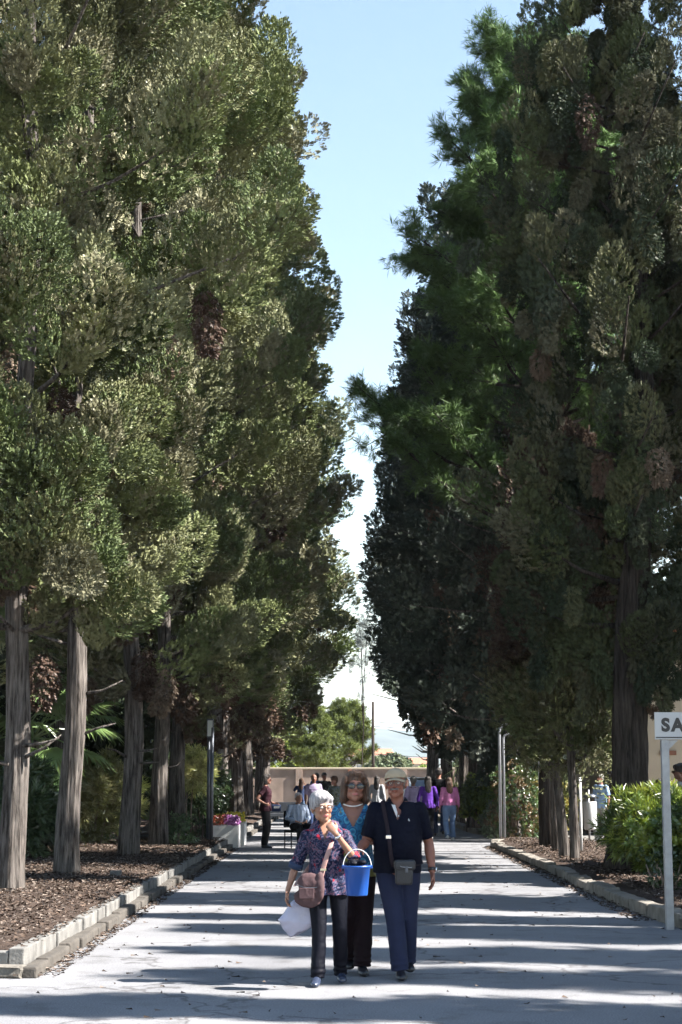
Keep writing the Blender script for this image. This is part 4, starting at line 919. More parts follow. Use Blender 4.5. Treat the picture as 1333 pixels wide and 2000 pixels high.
def hand(bm, w, d, nrm, th, curl=0.5, s=1.0, spread=0.0):
    """palm, four fingers and a thumb; d along the fingers, nrm out of the palm, th the thumb's side"""
    w = Vector(w); d = Vector(d).normalized(); nrm = Vector(nrm); nrm = (nrm - d * nrm.dot(d)).normalized(); th = Vector(th); th = (th - d * th.dot(d) - nrm * th.dot(nrm)).normalized()
    tube(bm, [w - d * .02 * s, w + d * .02 * s, w + d * .055 * s, w + d * .088 * s, w + d * .096 * s], [(.024 * s, .018 * s), (.031 * s, .017 * s), (.040 * s, .0155 * s), (.040 * s, .014 * s), (.034 * s, .010 * s)], 14, side=th)
    for i, (o, L) in enumerate([(.029, .070), (.0095, .078), (-.0105, .072), (-.029, .056)]):
        p = w + d * (.086 - (.004 if i in (0, 3) else 0)) * s + th * o * s; a = curl * .55; pts = [p - d * .01 * s]
        dd = (d + th * spread * (o / .03) * .3).normalized()
        for k, f in enumerate((.46, .30, .24)):
            v = dd * math.cos(a) + nrm * math.sin(a); pts.append(pts[-1] + v * L * f * s * (1.15 if k == 0 else 1)); a += curl * (.85 + .08 * i)
        tube(bm, pts, [.0096 * s, .0094 * s, .0086 * s, .0072 * s], 8)
        ell(bm, pts[-1], (.0072 * s,) * 3, u=8, v=6)
    p = w + d * .022 * s + th * .024 * s; v = (d * .62 + th * .68 + nrm * .32).normalized(); v2 = (d * .85 + th * .25 + nrm * .45).normalized()
    tube(bm, [p, p + v * .034 * s, p + v * .034 * s + v2 * .03 * s, p + v * .034 * s + v2 * .052 * s], [.015 * s, .0125 * s, .0105 * s, .008 * s], 8)

def head_shape(bm, Mh, nose=1.0, jaw=1.0, det=True):
    e = lambda c, r, u=16, v=10: ell(bm, c, r, Mh, u, v)
    e((0, .016, .034), (.075, .092, .083), 24, 16); e((0, -.018, -.028), (.060 * jaw, .068, .084), 20, 14); e((0, -.050, -.088), (.030 * jaw, .032, .026))
    e((.034 * jaw, -.018, -.062), (.030, .046, .034)); e((-.034 * jaw, -.018, -.062), (.030, .046, .034))
    if det:
        e((0, -.076, .024), (.052, .014, .012)); e((0, -.100, -.024), (.0135 * nose, .020 * nose, .013)); e((0, -.088, -.002), (.009, .014, .026))
        e((.013, -.088, -.030), (.009, .012, .008)); e((-.013, -.088, -.030), (.009, .012, .008))
        for s in (-1, 1):
            e((s * .036, -.062, -.022), (.024, .022, .022)); e((s * .077, .012, -.012), (.010, .018, .030)); e((s * .079, .022, .004), (.011, .012, .016))
            e((s * .030, -.076, .004), (.015, .008, .009))
        e((0, -.086, -.054), (.024, .011, .0055)); e((0, -.083, -.064), (.021, .011, .006))
    else:
        e((0, -.09, -.015), (.014, .022, .022)); e((.077, .012, -.008), (.010, .018, .030)); e((-.077, .012, -.008), (.010, .018, .030))

TORSO = {'m': [(.86, .165, .110, .0), (.95, .165, .112, -.0), (1.05, .160, .115, -.01), (1.18, .168, .118, -.005), (1.30, .178, .115, 0), (1.39, .168, .090, .01), (1.43, .120, .070, .012)],
         'belly': [(.86, .175, .120, -.005), (.95, .188, .150, -.03), (1.05, .192, .168, -.045), (1.17, .190, .155, -.03), (1.29, .190, .125, -.005), (1.38, .175, .095, .01), (1.43, .125, .075, .012)],
         'f': [(.86, .178, .120, .0), (.95, .165, .112, 0), (1.06, .148, .105, -.005), (1.18, .150, .115, -.015), (1.28, .155, .125, -.025), (1.37, .145, .085, .0), (1.42, .10, .06, .01)]}
def person(label, loc, rz, H=1.7, build='m', pose=None, top=None, bottom=None, hair=None, skin=SK, shoes='shoe', vox=0.012, neck_cut=None, name='person', group=None, hairmat='hair_dark', sleeve=1.0, hem=.84, det=False, toe=(0, -1), look=(0, 0, 0), topname='shirt', hands=True, browcol=(0.08, 0.05, 0.04), legw=1.0, armw=1.0, sit=False, hs=1.03, wr=1.0):
    s = H / 1.7; t = thing(name, label, 'person', loc, rz, group)
    J = dict(head=(0, -.025, 1.585), sa=(-.172, .01, 1.385), sb=(.172, .01, 1.385), ea=(-.235, .03, 1.11), eb=(.235, .03, 1.11), wa=(-.25, -.05, .865), wb=(.25, -.05, .865),
             ha=(-.09, 0, .90), hb=(.09, 0, .90), ka=(-.10, -.02, .49), kb=(.10, -.02, .49), aa=(-.105, .02, .085), ab=(.105, .02, .085), da=None, db=None, na=None, nb=None, ta=None, tb=None, ca=.5, cb=.5, lean=(0, 0), fa=None, fb=None)
    if pose: J.update(pose)
    V = lambda k: Vector(J[k])
    lx, ly = J['lean']; tz = J.get('tz', 0.0)
    def tp(z): f = (z - .86) / .57; return lx * f, ly * f
    prof = TORSO[build]
    def torso(bm, grow, z0, z1, top_shrink=0.0, flare=0.0):
        pts, rad = [], []
        zs = [p for p in prof]
        import bisect
        samples = np.linspace(z0, z1, 10)
        for z in samples:
            a = np.interp(z, [p[0] for p in zs], [p[1] for p in zs]); b_ = np.interp(z, [p[0] for p in zs], [p[2] for p in zs]); yo = np.interp(z, [p[0] for p in zs], [p[3] for p in zs])
            if z < .86: a *= 1 - 0.0 * (.86 - z); 
            ox, oy = tp(z); k = flare * max(0, (1.0 - z))
            pts.append((ox, oy + yo, z + tz)); rad.append((a + grow + k, b_ + grow + k * .6))
        tube(bm, pts, rad, 24)
        return pts
    hc = V('head'); Mh = Matrix.Translation(hc) @ Matrix.Rotation(R_(look[0]), 4, 'Z') @ Matrix.Rotation(R_(look[1]), 4, 'X') @ Matrix.Rotation(R_(look[2]), 4, 'Y') @ Matrix.Diagonal((hs, hs, hs, 1))
    # --- body: one continuous surface
    bm = bmesh.new(); torso(bm, -.012, .86, 1.43)
    ox, oy = tp(1.43); nb_ = Vector((ox, oy + .012, 1.40 + tz)); nk = Mh @ Vector((0, .022, -.055))
    tube(bm, [nb_, nb_.lerp(nk, .5), nk], [(.062, .060), (.054, .055), (.052, .056)], 16)
    ell(bm, nb_ + Vector((0, .01, .0)), (.11, .07, .035))
    head_shape(bm, Mh, det=det)
    for c in 'ab':
        S, E, W = V('s' + c), V('e' + c), V('w' + c); sg = -1 if c == 'a' else 1
        ell(bm, S, (.052, .05, .052)); m1 = S.lerp(E, .5); m2 = E.lerp(W, .3)
        tube(bm, [S, m1, E, m2, W.lerp(E, .25), W], [(.046 * armw, .05 * armw), (.043 * armw, .044 * armw), (.036 * armw, .038 * armw), (.040 * armw, .038 * armw), (.029 * armw, .027 * armw), (.026 * armw, .021 * armw)], 14)
        if hands:
            d = Vector(J['d' + c]) if J['d' + c] else (W - E); nn = Vector(J['n' + c]) if J['n' + c] else Vector((-sg, 0, 0)); tt = Vector(J['t' + c]) if J['t' + c] else Vector((0, -1, 0))
            hand(bm, W, d, nn, tt, J['c' + c], 1.0)
        Hh, K, A = V('h' + c), V('k' + c), V('a' + c)
        tube(bm, [Hh, Hh.lerp(K, .5), K, K.lerp(A, .35), A], [.075, .064, .048, .048, .034], 12)
        fd = Vector(((J['f' + c] or toe)[0], (J['f' + c] or toe)[1], 0)).normalized(); ell(bm, A + fd * .06 - Vector((0, 0, .045)), (.035, .035, .03))
        tube(bm, [A, A + fd * .10 - Vector((0, 0, .05))], [.034, .028], 10)
    me = remesh(bm, 'body', vox / s, 2 if det else 1)
    P = get_co(me); Mi = np.array(Mh.inverted()); L = P @ Mi[:3, :3].T + Mi[:3, 3]
    col = np.tile(skin, (len(P), 1)); x, y, z = L[:, 0], L[:, 1], L[:, 2]
    col *= (1 + 0.06 * vnoise(P, 3, 8, 14))[:, None]
    cheek = np.exp(-(((np.abs(x) - .038) / .02) ** 2 + ((z + .025) / .02) ** 2)) * (y < -.04) + np.exp(-((x / .015) ** 2 + ((z + .028) / .014) ** 2)) * (y < -.085)
    col = col * (1 - cheek[:, None] * [0, .16, .16])
    lip = (np.abs(x) < .025) & (np.abs(z + .059) < .0105 - np.abs(x) * .22) & (y < -.06); col[lip] = np.array([.42, .14, .13]) if build == 'f' else skin * [.9, .65, .65]
    br = (np.abs(np.abs(x) - .031) < .020) & (np.abs(z - .030 + (np.abs(x) - .03) ** 2 * 9) < .0055) & (y < -.05); col[br] = browcol
    sh = np.exp(-(((np.abs(x) - .03) / .016) ** 2 + ((z - .004) / .009) ** 2)) * (y < -.05); col = col * (1 - .35 * sh[:, None])  # eye-socket shadow put into the skin colour
    a = me.color_attributes.new('Col', 'FLOAT_COLOR', 'POINT'); c4 = np.ones((len(P), 4), dtype=np.float32); c4[:, :3] = np.clip(col, 0, 1); a.data.foreach_set('color', c4.ravel())
    body = link('body', me, M['skin'], t)
    parts = {'root': t, 'body': body, 'Mh': Mh, 's': s}
    if det:
        for sg in (-1, 1):
            bm = bmesh.new(); ell(bm, (sg * .030, -.0755, .004), (.0125, .0115, .0105), Mh, 14, 10); ey = link('eye', bm_mesh(bm, 'eye', True), M['eye'], t)
            bm = bmesh.new(); ell(bm, (sg * .030, -.0850, .004), (.0055, .0035, .0055), Mh, 10, 8); link('iris', bm_mesh(bm, 'iris', True), M['iris'], ey)
    # --- top
    if top:
        bm = bmesh.new(); pts = torso(bm, .012, hem, 1.425, flare=.10)
        for c in 'ab':
            S, E, W = V('s' + c), V('e' + c), V('w' + c); ell(bm, S + Vector((0, 0, -.004)), (.066, .064, .060))
            if sleeve <= 1.0: E2 = S.lerp(E, sleeve); tube(bm, [S, S.lerp(E2, .5), E2], [(.062, .066), (.060, .062), (.060, .060)], 16)
            else:
                W2 = E.lerp(W, sleeve - 1.0); tube(bm, [S, S.lerp(E, .5), E, E.lerp(W2, .5), W2], [(.060, .064), (.056, .057), (.052, .053), (.048, .048), (.043, .042)], 16)
                ell(bm, E, (.052, .052, .052))
        tube(bm, [nb_ - Vector((0, 0, .03)), nb_ + Vector((0, .0, .035))], [(.10, .085), (.070, .072)], 18)
        me = remesh(bm, topname, max(.008, vox * .95), 3 if det else 1)
        P = get_co(me); N = get_no(me)
        # folds: sharper near elbow, waist and armpit
        f = vnoise(P * [1.0, 1.0, 2.2], 17, 10, 11) * .0055 + vnoise(P, 27, 8, 26) * .0025
        low = np.clip((1.12 - P[:, 2]) / .25, 0, 1); ang = np.arctan2(P[:, 1], P[:, 0]); f += low * .010 * np.sin(ang * 9 + 2 * vnoise(P, 6, 5, 5)) * (np.abs(P[:, 0]) < .22)
        f *= wr
        P2 = P + N * f[:, None]; set_co(me, P2)
        keep = np.ones(len(P), bool)
        if neck_cut:
            w_, dz_, back = neck_cut; zt = nb_.z + .012; px_ = P[:, 0] - nb_.x; fr = P[:, 1] < nb_.y
            keep &= ~(fr & (P[:, 2] > zt - dz_ + dz_ * (np.abs(px_) / w_)) & (np.abs(px_) < w_))
            keep &= ~((~fr) & (P[:, 2] > zt + back) & (np.abs(px_) < .12))
        hemz = hem + tz
        bodyz = (np.abs(P[:, 0] - np.interp(P[:, 2], [.86, 1.43], [0, lx])) < .24)
        keep &= ~((P[:, 2] < hemz + .008) & bodyz & (not sit))
        if not keep.all(): cut(me, keep)
        parts['top'] = link(topname, me, M[top] if isinstance(top, str) else top, t)
    # --- trousers
    if bottom:
        bm = bmesh.new(); zt_ = max(.93, hem + .06); a0 = np.interp(zt_, [p[0] for p in prof], [p[1] for p in prof]); b0 = np.interp(zt_, [p[0] for p in prof], [p[2] for p in prof])
        tube(bm, [(0, 0, .80 + tz), (0, 0, .87 + tz), (0, 0, zt_ + tz)], [(.140 * legw, .095), (.168 * legw, .115), (a0 + .004, min(b0, .125) + .002)], 22)
        for c in 'ab':
            Hh, K, A = V('h' + c), V('k' + c), V('a' + c); lw = legw
            tube(bm, [Hh + Vector((0, 0, .0)), Hh.lerp(K, .3), Hh.lerp(K, .7), K, K.lerp(A, .3), K.lerp(A, .65), A + Vector((0, 0, -.015))], [(.094 * lw, .105 * lw), (.092 * lw, .098 * lw), (.080 * lw, .084 * lw), (.073 * lw, .077 * lw), (.071 * lw, .073 * lw), (.069 * lw, .073 * lw), (.068 * lw, .078 * lw)], 18)
            ell(bm, K, (.070 * lw, .074 * lw, .07 * lw))
            if sit: ell(bm, Hh, (.1, .1, .1))
        me = remesh(bm, 'trousers', max(.008, vox * .95), 3 if det else 1)
        P = get_co(me); N = get_no(me)
        k = np.clip((.62 - P[:, 2]) / .5, 0, 1) if not sit else 1
        f = vnoise(P * [1, 1, .45], 41, 10, 13) * .006 + k * vnoise(P * [1, 1, 3.2], 43, 10, 8) * .006 + np.exp(-((P[:, 2] - .11) / .06) ** 2) * .005 * np.sin(P[:, 2] * 120 + 2 * vnoise(P, 3, 5, 12))
        f *= wr
        set_co(me, P + N * f[:, None]); parts['bottom'] = link('trousers', me, M[bottom] if isinstance(bottom, str) else bottom, t)
    # --- shoes
    if shoes:
        for c in 'ab':
            A = V('a' + c); fd = Vector(((J['f' + c] or toe)[0], (J['f' + c] or toe)[1], 0)).normalized(); g0 = A.z - .085
            bm = bmesh.new(); q = Vector((A.x, A.y, g0))
            tube(bm, [q - fd * .065 + Vector((0, 0, .045)), q - fd * .03 + Vector((0, 0, .05)), q + fd * .03 + Vector((0, 0, .05)), q + fd * .10 + Vector((0, 0, .035)), q + fd * .155 + Vector((0, 0, .028)), q + fd * .19 + Vector((0, 0, .022))],
                 [(.026, .036), (.036, .05), (.038, .05), (.046, .034), (.042, .027), (.022, .017)], 16, side=(-fd.y, fd.x, 0))
            me = remesh(bm, 'shoe', .009, 1); P = get_co(me); P[:, 2] = np.maximum(P[:, 2], g0 + .004); set_co(me, P)
            link('shoe', me, M[shoes], t)
    # --- hair
    if hair:
        bm = bmesh.new(); e = lambda c, r: ell(bm, c, r, Mh, 20, 14)
        if hair in ('short', 'thick'):
            g = .006 if hair == 'short' else .014
            e((0, .026, .050), (.078 + g, .092 + g, .077 + g)); e((0, .070, .0), (.066 + g * .5, .048, .065)); e((.062, .03, .015), (.018 + g, .045, .038)); e((-.062, .03, .015), (.018 + g, .045, .038))
            if hair == 'thick': e((.02, -.045, .088), (.062, .045, .032)); e((-.030, -.05, .078), (.045, .036, .03))
        elif hair == 'fringe':      # short, full, swept over the forehead
            e((0, .024, .052), (.092, .106, .086)); e((0, .075, .0), (.078, .05, .075)); e((.070, .02, .022), (.022, .05, .042)); e((-.070, .02, .022), (.022, .05, .042))
            e((-.01, -.055, .080), (.072, .042, .034)); e((.045, -.045, .065), (.036, .036, .03)); e((-.05, -.05, .060), (.032, .032, .034))
        elif hair == 'bob':
            e((0, .026, .048), (.090, .102, .082)); e((0, .055, -.02), (.092, .068, .10)); e((.082, .005, -.02), (.030, .052, .100)); e((-.082, .005, -.02), (.030, .052, .100)); e((.086, .0, -.085), (.030, .046, .052)); e((-.086, .0, -.085), (.030, .046, .052))
            e((0, .045, -.09), (.095, .058, .045)); e((.012, -.040, .096), (.066, .040, .030)); e((.050, -.048, .075), (.034, .026, .026)); e((.074, -.034, .040), (.020, .03, .044)); e((-.074, -.034, .040), (.020, .03, .044))
        elif hair == 'bald':
            e((0, .056, -.004), (.074, .05, .055)); e((.066, .03, .0), (.016, .042, .036)); e((-.066, .03, .0), (.016, .042, .036)); e((0, .03, .040), (.079, .092, .070))
        elif hair in ('long', 'pony'):
            e((0, .026, .046), (.086, .100, .082)); e((0, .075, -.03), (.085, .05, .11)); e((.07, .03, -.03), (.024, .05, .09)); e((-.07, .03, -.03), (.024, .05, .09))
            tube(bm, [Mh @ Vector((0, .085, -.02)), Mh @ Vector((0, .10, -.14)), Mh @ Vector((0, .105, -.26)), Mh @ Vector((0, .10, -.38))], [(.085, .045), (.095, .042), (.085, .035), (.045, .02)], 16)
            e((0, -.045, .088), (.068, .04, .026))
        elif hair == 'bun':
            e((0, .026, .046), (.082, .098, .080)); e((0, .07, -.0), (.07, .05, .07)); e((0, .10, .09), (.045, .045, .042))
        me = remesh(bm, 'hair', .008 if det else .012, 2); P = get_co(me); N = get_no(me)
        set_co(me, P + N * (vnoise(P * [1, 1, .35], 12, 10, 55) * .0030 + vnoise(P * [1, 1, .6], 15, 8, 22) * .004)[:, None])
        parts['hair'] = link('hair', me, M[hairmat], t)
    t.scale = (s, s, s)
    return parts
def addp(parts, name, bm, m, sm=True, parent=None):
    return link(name, bm_mesh(bm, name, sm), M[m] if isinstance(m, str) else m, parent or parts['root'])
def ring(bm, c, rx, rz, r, Mh, n=20, y=0):
    pts = [Mh @ Vector((c[0] + rx * math.cos(2 * PI * k / n), c[1], c[2] + rz * math.sin(2 * PI * k / n))) for k in range(n + 1)]
    tube(bm, pts, r, 6, caps=False)
def glasses(p, dark=False, col='black'):
    Mh = p['Mh']; bm = bmesh.new()
    for s in (-1, 1):
        ring(bm, (s * .033, -.098, .002), .025, .019, .0022 if not dark else .0035, Mh)
        tube(bm, [Mh @ Vector((s * .058, -.097, .006)), Mh @ Vector((s * .078, -.06, .008)), Mh @ Vector((s * .084, .01, .006))], .0022 if not dark else .0035, 6)
    tube(bm, [Mh @ Vector((-.009, -.099, .006)), Mh @ Vector((0, -.102, .009)), Mh @ Vector((.009, -.099, .006))], .0022, 6)
    fr = addp(p, 'glasses', bm, col)
    if dark:
        for s in (-1, 1): bm = bmesh.new(); ell(bm, (s * .034, -.098, .001), (.028, .004, .021), Mh); addp(p, 'lens', bm, 'lens', parent=fr)
def cap(p, m, peak=(0, -1)):
    Mh = p['Mh']; bm = bmesh.new(); ell(bm, (0, .014, .045), (.089, .105, .082), Mh, 28, 18); me = bm_mesh(bm, 'cap', True)
    Mi = np.array(Mh.inverted()); P = get_co(me); L = P @ Mi[:3, :3].T + Mi[:3, 3]; cut(me, L[:, 2] > .032 - (L[:, 1] > 0) * .015); c = link('cap', me, m, p['root'])
    bm = bmesh.new(); rows = []
    for j in range(6):
        f = j / 5; row = []
        for i in range(13):
            a = R_(-68 + 136 * i / 12); x_ = math.sin(a) * (.086 + .004 * f); y_ = -math.cos(a) * (.088 + .068 * f * max(.0, math.cos(a)) ** .5) + .014
            row.append(bm.verts.new(Mh @ Vector((x_, y_, .036 - .020 * f + .010 * math.cos(a) - .02 * abs(math.sin(a)) ** 2))))
        rows.append(row)
    for r0, r1 in zip(rows, rows[1:]):
        for i in range(12): bm.faces.new((r0[i], r0[i + 1], r1[i + 1], r1[i]))
    me = bm_mesh(bm, 'cap_peak', True); o = link('cap_peak', me, m, c); md = o.modifiers.new('s', 'SOLIDIFY'); md.thickness = .004
    bm = bmesh.new(); ell(bm, (0, .014, .127), (.007, .007, .004), Mh); link('cap_button', bm_mesh(bm, 'cap_button', True), m, c)
def strap(p, pts, w, th, m, name='strap', cat=None):
    bm = bmesh.new(); rows = []
    P = [Vector(q) for q in pts]
    # Catmull-Rom through the points
    Q = []
    for i in range(len(P) - 1):
        p0, p1, p2, p3 = P[max(i - 1, 0)], P[i], P[i + 1], P[min(i + 2, len(P) - 1)]
        for k in range(6):
            u = k / 6; Q.append(0.5 * ((2 * p1) + (p2 - p0) * u + (2 * p0 - 5 * p1 + 4 * p2 - p3) * u * u + (3 * p1 - p0 - 3 * p2 + p3) * u ** 3))
    Q.append(P[-1])
    tube(bm, Q, (w / 2, th / 2) and [(w / 2, th / 2)] * len(Q), 8, side=(1, 0, .3))
    return bm
GF = None
# --- 1: the short white-haired lady, front left
s1 = 1.54 / 1.7; k = 1 / s1
x1, y1 = gp(640, 1921).x, gp(640, 1921).y
def sc(d, k): return {a: (tuple(c * k for c in b) if isinstance(b, tuple) and a not in ('lean',) and a[0] in 'hseawk' and len(b) == 3 and a not in ('da', 'db') else b) for a, b in d.items()}
lady1 = person('short white-haired woman in glasses and dark floral blouse, hand raised to her mouth', (x1, y1, 0), 0, 1.54, 'f',
    sc(dict(head=(-.045, -.05, 1.405), sa=(-.165, .0, 1.175), sb=(.135, .0, 1.185), ea=(-.262, .02, .93), wa=(-.325, -.05, .735), da=(-.10, -.2, -1), na=(1, -.2, 0), ta=(.2, -1, 0), ca=.55,
            eb=(.225, -.10, .985), wb=(.065, -.225, 1.205), db=(-.60, .10, .80), nb=(-.3, .95, .1), tb=(-.2, .2, 1), cb=1.15,
            ha=(-.085, 0, .80), hb=(.085, 0, .80), ka=(-.065, -.07, .44), kb=(.10, -.03, .44), aa=(-.080, -.13, .075), ab=(.105, .10, .085)), k) | dict(fa=(-.15, -1), fb=(.12, -1), lean=(-.02, -.0)),
    'floral', 'black_trs', 'fringe', SK * 1.05, 'shoe_navy', .0065, (.055, .13, .02), hairmat='hair_white', sleeve=1.0, hem=.77, det=True, look=(20, 2, -3), hs=1.15, topname='blouse', browcol=(.3, .22, .18), legw=.93, armw=.92)
glasses(lady1, False, mat('brown_frame', (.10, .045, .03), .3))
# rolled cuffs
bm = bmesh.new(); 
for c, f in (('a', 1.0),):
    E = Vector((-.262 * k, .02 * k, .93 * k)); S = Vector((-.165 * k, 0, 1.175 * k)); d = (E - S).normalized(); tube(bm, [E - d * .03, E + d * .025], [.066, .066], 18, caps=False)
o = addp(lady1, 'cuff', bm, cloth('dark_blue_cuff', (.03, .045, .085))); o.modifiers.new('s', 'SOLIDIFY').thickness = .008
# collar of the blouse: two flaps
def collar(p, m, zb, w=.06, drop=.075, yb=-.085, xo=0.0, back=True):
    bm = bmesh.new()
    for s in (-1, 1):
        v = [bm.verts.new(q) for q in ((xo + s * .066, .01, zb + .045), (xo + s * .052, yb * .62, zb + .012), (xo + s * .010, yb, zb - drop * .55), (xo + s * .052, yb - .022, zb - drop), (xo + s * .095, yb * .75, zb - .030), (xo + s * .092, .02, zb + .010))]
        bm.faces.new(v if s > 0 else v[::-1])
    v = [bm.verts.new(q) for q in ((xo - .066, .012, zb + .045), (xo + .066, .012, zb + .045), (xo + .06, .085, zb + .04), (xo - .06, .085, zb + .04))]
    o = addp(p, 'collar', bm, m, False); o.modifiers.new('s', 'SOLIDIFY').thickness = .006; return o
collar(lady1, 'floral', 1.405, drop=.10, yb=-.075, xo=-.02)
bm = bmesh.new(); wx = Vector((.065 * k, -.225 * k, 1.205 * k)); ex = Vector((.225 * k, -.10 * k, .985 * k)); d = (wx - ex).normalized(); tube(bm, [wx - d * .05, wx - d * .03], .032, 16); addp(lady1, 'wristwatch', bm, 'silver')
# things she carries: top-level, in world coordinates
def W(p, v): return p['root'].location + Vector(v) * p['s'] if True else None
BX, BY = x1, y1
M['bagm'] = cloth('mauve_brown_fabric', (0.085, 0.052, 0.055)); M['strapm'] = cloth('dusty_pink_webbing', (.36, .22, .20)); M['leatherb'] = mat('black_grained_leather', (.022, .022, .024), .38, var=.2, bump=.4, bscale=90)
t = thing('shoulder_bag', 'mauve brown fabric shoulder bag hanging at the hip of the white-haired woman', 'bag', (BX - .14, BY - .17, .71)); t.scale = (.9, .9, .9)
bm = bmesh.new(); tube(bm, [(-.10, .0, .05), (-.06, 0, .055), (.02, 0, .06), (.09, 0, .07), (.115, 0, .075)], [(.03, .085), (.05, .125), (.055, .14), (.05, .12), (.02, .06)], 20, side=(0, 1, 0)); ell(bm, (-.02, 0, -.02), (.13, .055, .09)); ell(bm, (.09, -.02, .08), (.045, .04, .13))
me = remesh(bm, 'bag_body', .008, 3); P = get_co(me); set_co(me, P + get_no(me) * (vnoise(P, 5, 10, 22) * .006)[:, None]); link('bag_body', me, M['bagm'], t)
bm = bmesh.new(); tube(bm, [(-.135, -.05, .10), (-.05, -.064, .07), (.05, -.066, .07), (.10, -.055, .09)], .004, 6); link('zip', bm_mesh(bm, 'zip', True), M['darksteel'], t)
bm = bmesh.new(); box(bm, (-.03, -.066, .02), (.14, .012, .10), .008); link('flap', bm_mesh(bm, 'flap'), M['bagm'], t)
bm = strap(None, [(.10, -.01, .16), (.125, -.01, .26), (.15, -.005, .34), (.185, .03, .44), (.20, .10, .49), (.18, .22, .50), (.10, .30, .40), (-.02, .30, .22), (-.12, .22, .10), (-.13, .05, .08)], .042, .006, None); st = link('strap', bm_mesh(bm, 'strap', True), M['strapm'], t)
bm = bmesh.new(); box(bm, (.118, -.02, .225), (.055, .01, .02), .003); link('buckle', bm_mesh(bm, 'buckle'), M['gold'], st)
# the pale plastic bag behind her
M['plastic'] = mat('pale_lilac_plastic', (.42, .41, .52), .35, var=.08, vscale=10, bump=.5, bscale=14)
pb = gp(600, 1875)
bm = bmesh.new(); tube(bm, [(.06, 0, .28), (.03, 0, .23), (.0, 0, .16), (-.06, 0, .07), (-.02, 0, .0)], [(.03, .03), (.08, .06), (.14, .08), (.18, .09), (.13, .06)], 28)
me = remesh(bm, 'plastic_bag', .01, 2); P = get_co(me); f = vnoise(P * [1, 1, .5], 5, 12, 16) * .014; set_co(me, P + get_no(me) * f[:, None])
tag(link('plastic_bag', me, M['plastic'], None, (at(598, 1808, 14.15).x, 14.15, at(598, 1818, 14.15).z)), 'pale lilac plastic bag hanging behind the legs of the white-haired woman', 'bag')

# --- 2: the auburn-haired woman in the blue patterned top
x2, y2 = gp(690, 1903).x, gp(690, 1903).y; H2 = 1.71; k2 = 1.7 / H2
lady2 = person('woman with auburn bob and sunglasses in a bright blue patterned top, between her two companions', (x2, y2, 0), 0, H2, 'f',
    dict(head=(.018, -.02, 1.56), sa=(-.172, 0, 1.345), sb=(.165, 0, 1.345), ea=(-.235, .03, 1.08), wa=(-.20, -.10, .90), da=(.3, -.5, -.9), eb=(.235, .02, 1.12), wb=(.165, -.155, 1.10), db=(-.15, -1, .25), nb=(1, 0, -.2), tb=(0, -.2, 1), cb=.95,
         ka=(-.06, -.05, .49), kb=(.09, .0, .49), aa=(-.03, .16, .12), ab=(.075, -.03, .085)) | dict(fa=(0, -1), fb=(.1, -1)),
    'paisley', 'maroon_trs', 'bob', SK_T * 1.4, 'shoe', .0065, (.098, .19, .01), hairmat='hair_brown', sleeve=1.35, hem=.80, det=True, look=(4, -2, 2), hs=1.12, topname='blouse', browcol=(.08, .04, .03), legw=1.12, armw=1.05)
glasses(lady2, True)
bm = bmesh.new()
for i in range(25):
    a = R_(200 + 140 * i / 24); ell(bm, (.085 * math.cos(a), -.012 + .088 * math.sin(a), 1.408 + .020 * math.cos(a) ** 2 - .012), (.0062,) * 3, None, 8, 6)
tube(bm, [(.085 * math.cos(R_(200 + 140 * i / 24)), -.012 + .088 * math.sin(R_(200 + 140 * i / 24)), 1.396 + .020 * math.cos(R_(200 + 140 * i / 24)) ** 2) for i in range(25)], .0035, 6)
addp(lady2, 'pearl_necklace', bm, mat('pearl', (.75, .72, .66), .25))
for s in (-1, 1): bm = bmesh.new(); ell(bm, (s * .080, -.004, -.052), (.008,) * 3, lady2['Mh'], 10, 8); addp(lady2, 'earring', bm, mat('pearl_earring', (.75, .72, .66), .25))

# --- 3: the man in navy
x3, y3 = gp(778, 1910).x, gp(778, 1910).y; H3 = 1.72; k3 = 1.7 / H3
man = person('man in cream cap and glasses with navy polo shirt and slate blue trousers', (x3, y3, 0), 0, H3, 'belly',
    dict(head=(-.012, -.035, 1.575), sa=(-.185, 0, 1.375), sb=(.185, 0, 1.375), ea=(-.262, -.03, 1.10), wa=(-.325, -.26, 1.05), da=(-.30, -.8, -.25), na=(.2, -.1, -1), ta=(1, -.3, .1), ca=1.3,
         eb=(.262, .03, 1.09), wb=(.285, -.07, .855), db=(.05, -.22, -1), nb=(-1, -.25, 0), tb=(-.2, -1, 0), cb=.42,
         ha=(-.085, 0, .90), hb=(.09, 0, .90), ka=(-.025, -.07, .485), kb=(.085, .04, .49), aa=(.015, -.09, .085), ab=(.085, .20, .12), fa=(.05, -1), fb=(.12, -1)),
    'navy', 'navy_trs', 'bald', SK_T * [1.12, .95, .92], 'shoe', .0065, (.045, .13, .03), hairmat='hair_grey', sleeve=.86, hem=.84, det=True, look=(-10, -3, -3), hs=1.05, wr=.6, topname='polo_shirt', browcol=(.22, .18, .16), legw=1.08, armw=1.12)
glasses(man, False, 'darksteel'); cap(man, M['capw'])
bm = bmesh.new(); ell(bm, (.017, -.094, -.045), (.020, .010, .0075), man['Mh']); ell(bm, (-.017, -.094, -.045), (.020, .010, .0075), man['Mh']); addp(man, 'moustache', bm, 'hair_grey')
collar(man, 'navy', 1.425, drop=.075, yb=-.085)
bm = bmesh.new(); v = [bm.verts.new(q) for q in ((-.052, -.108, 1.408), (-.008, -.150, 1.30), (-.004, -.146, 1.345), (-.022, -.110, 1.405))]; bm.faces.new(v); o = addp(man, 'placket', bm, 'white', False); o.modifiers.new('s', 'SOLIDIFY').thickness = .005
bm = bmesh.new(); ell(bm, (.006, -.152, 1.315), (.007, .004, .007)); addp(man, 'button', bm, 'white')
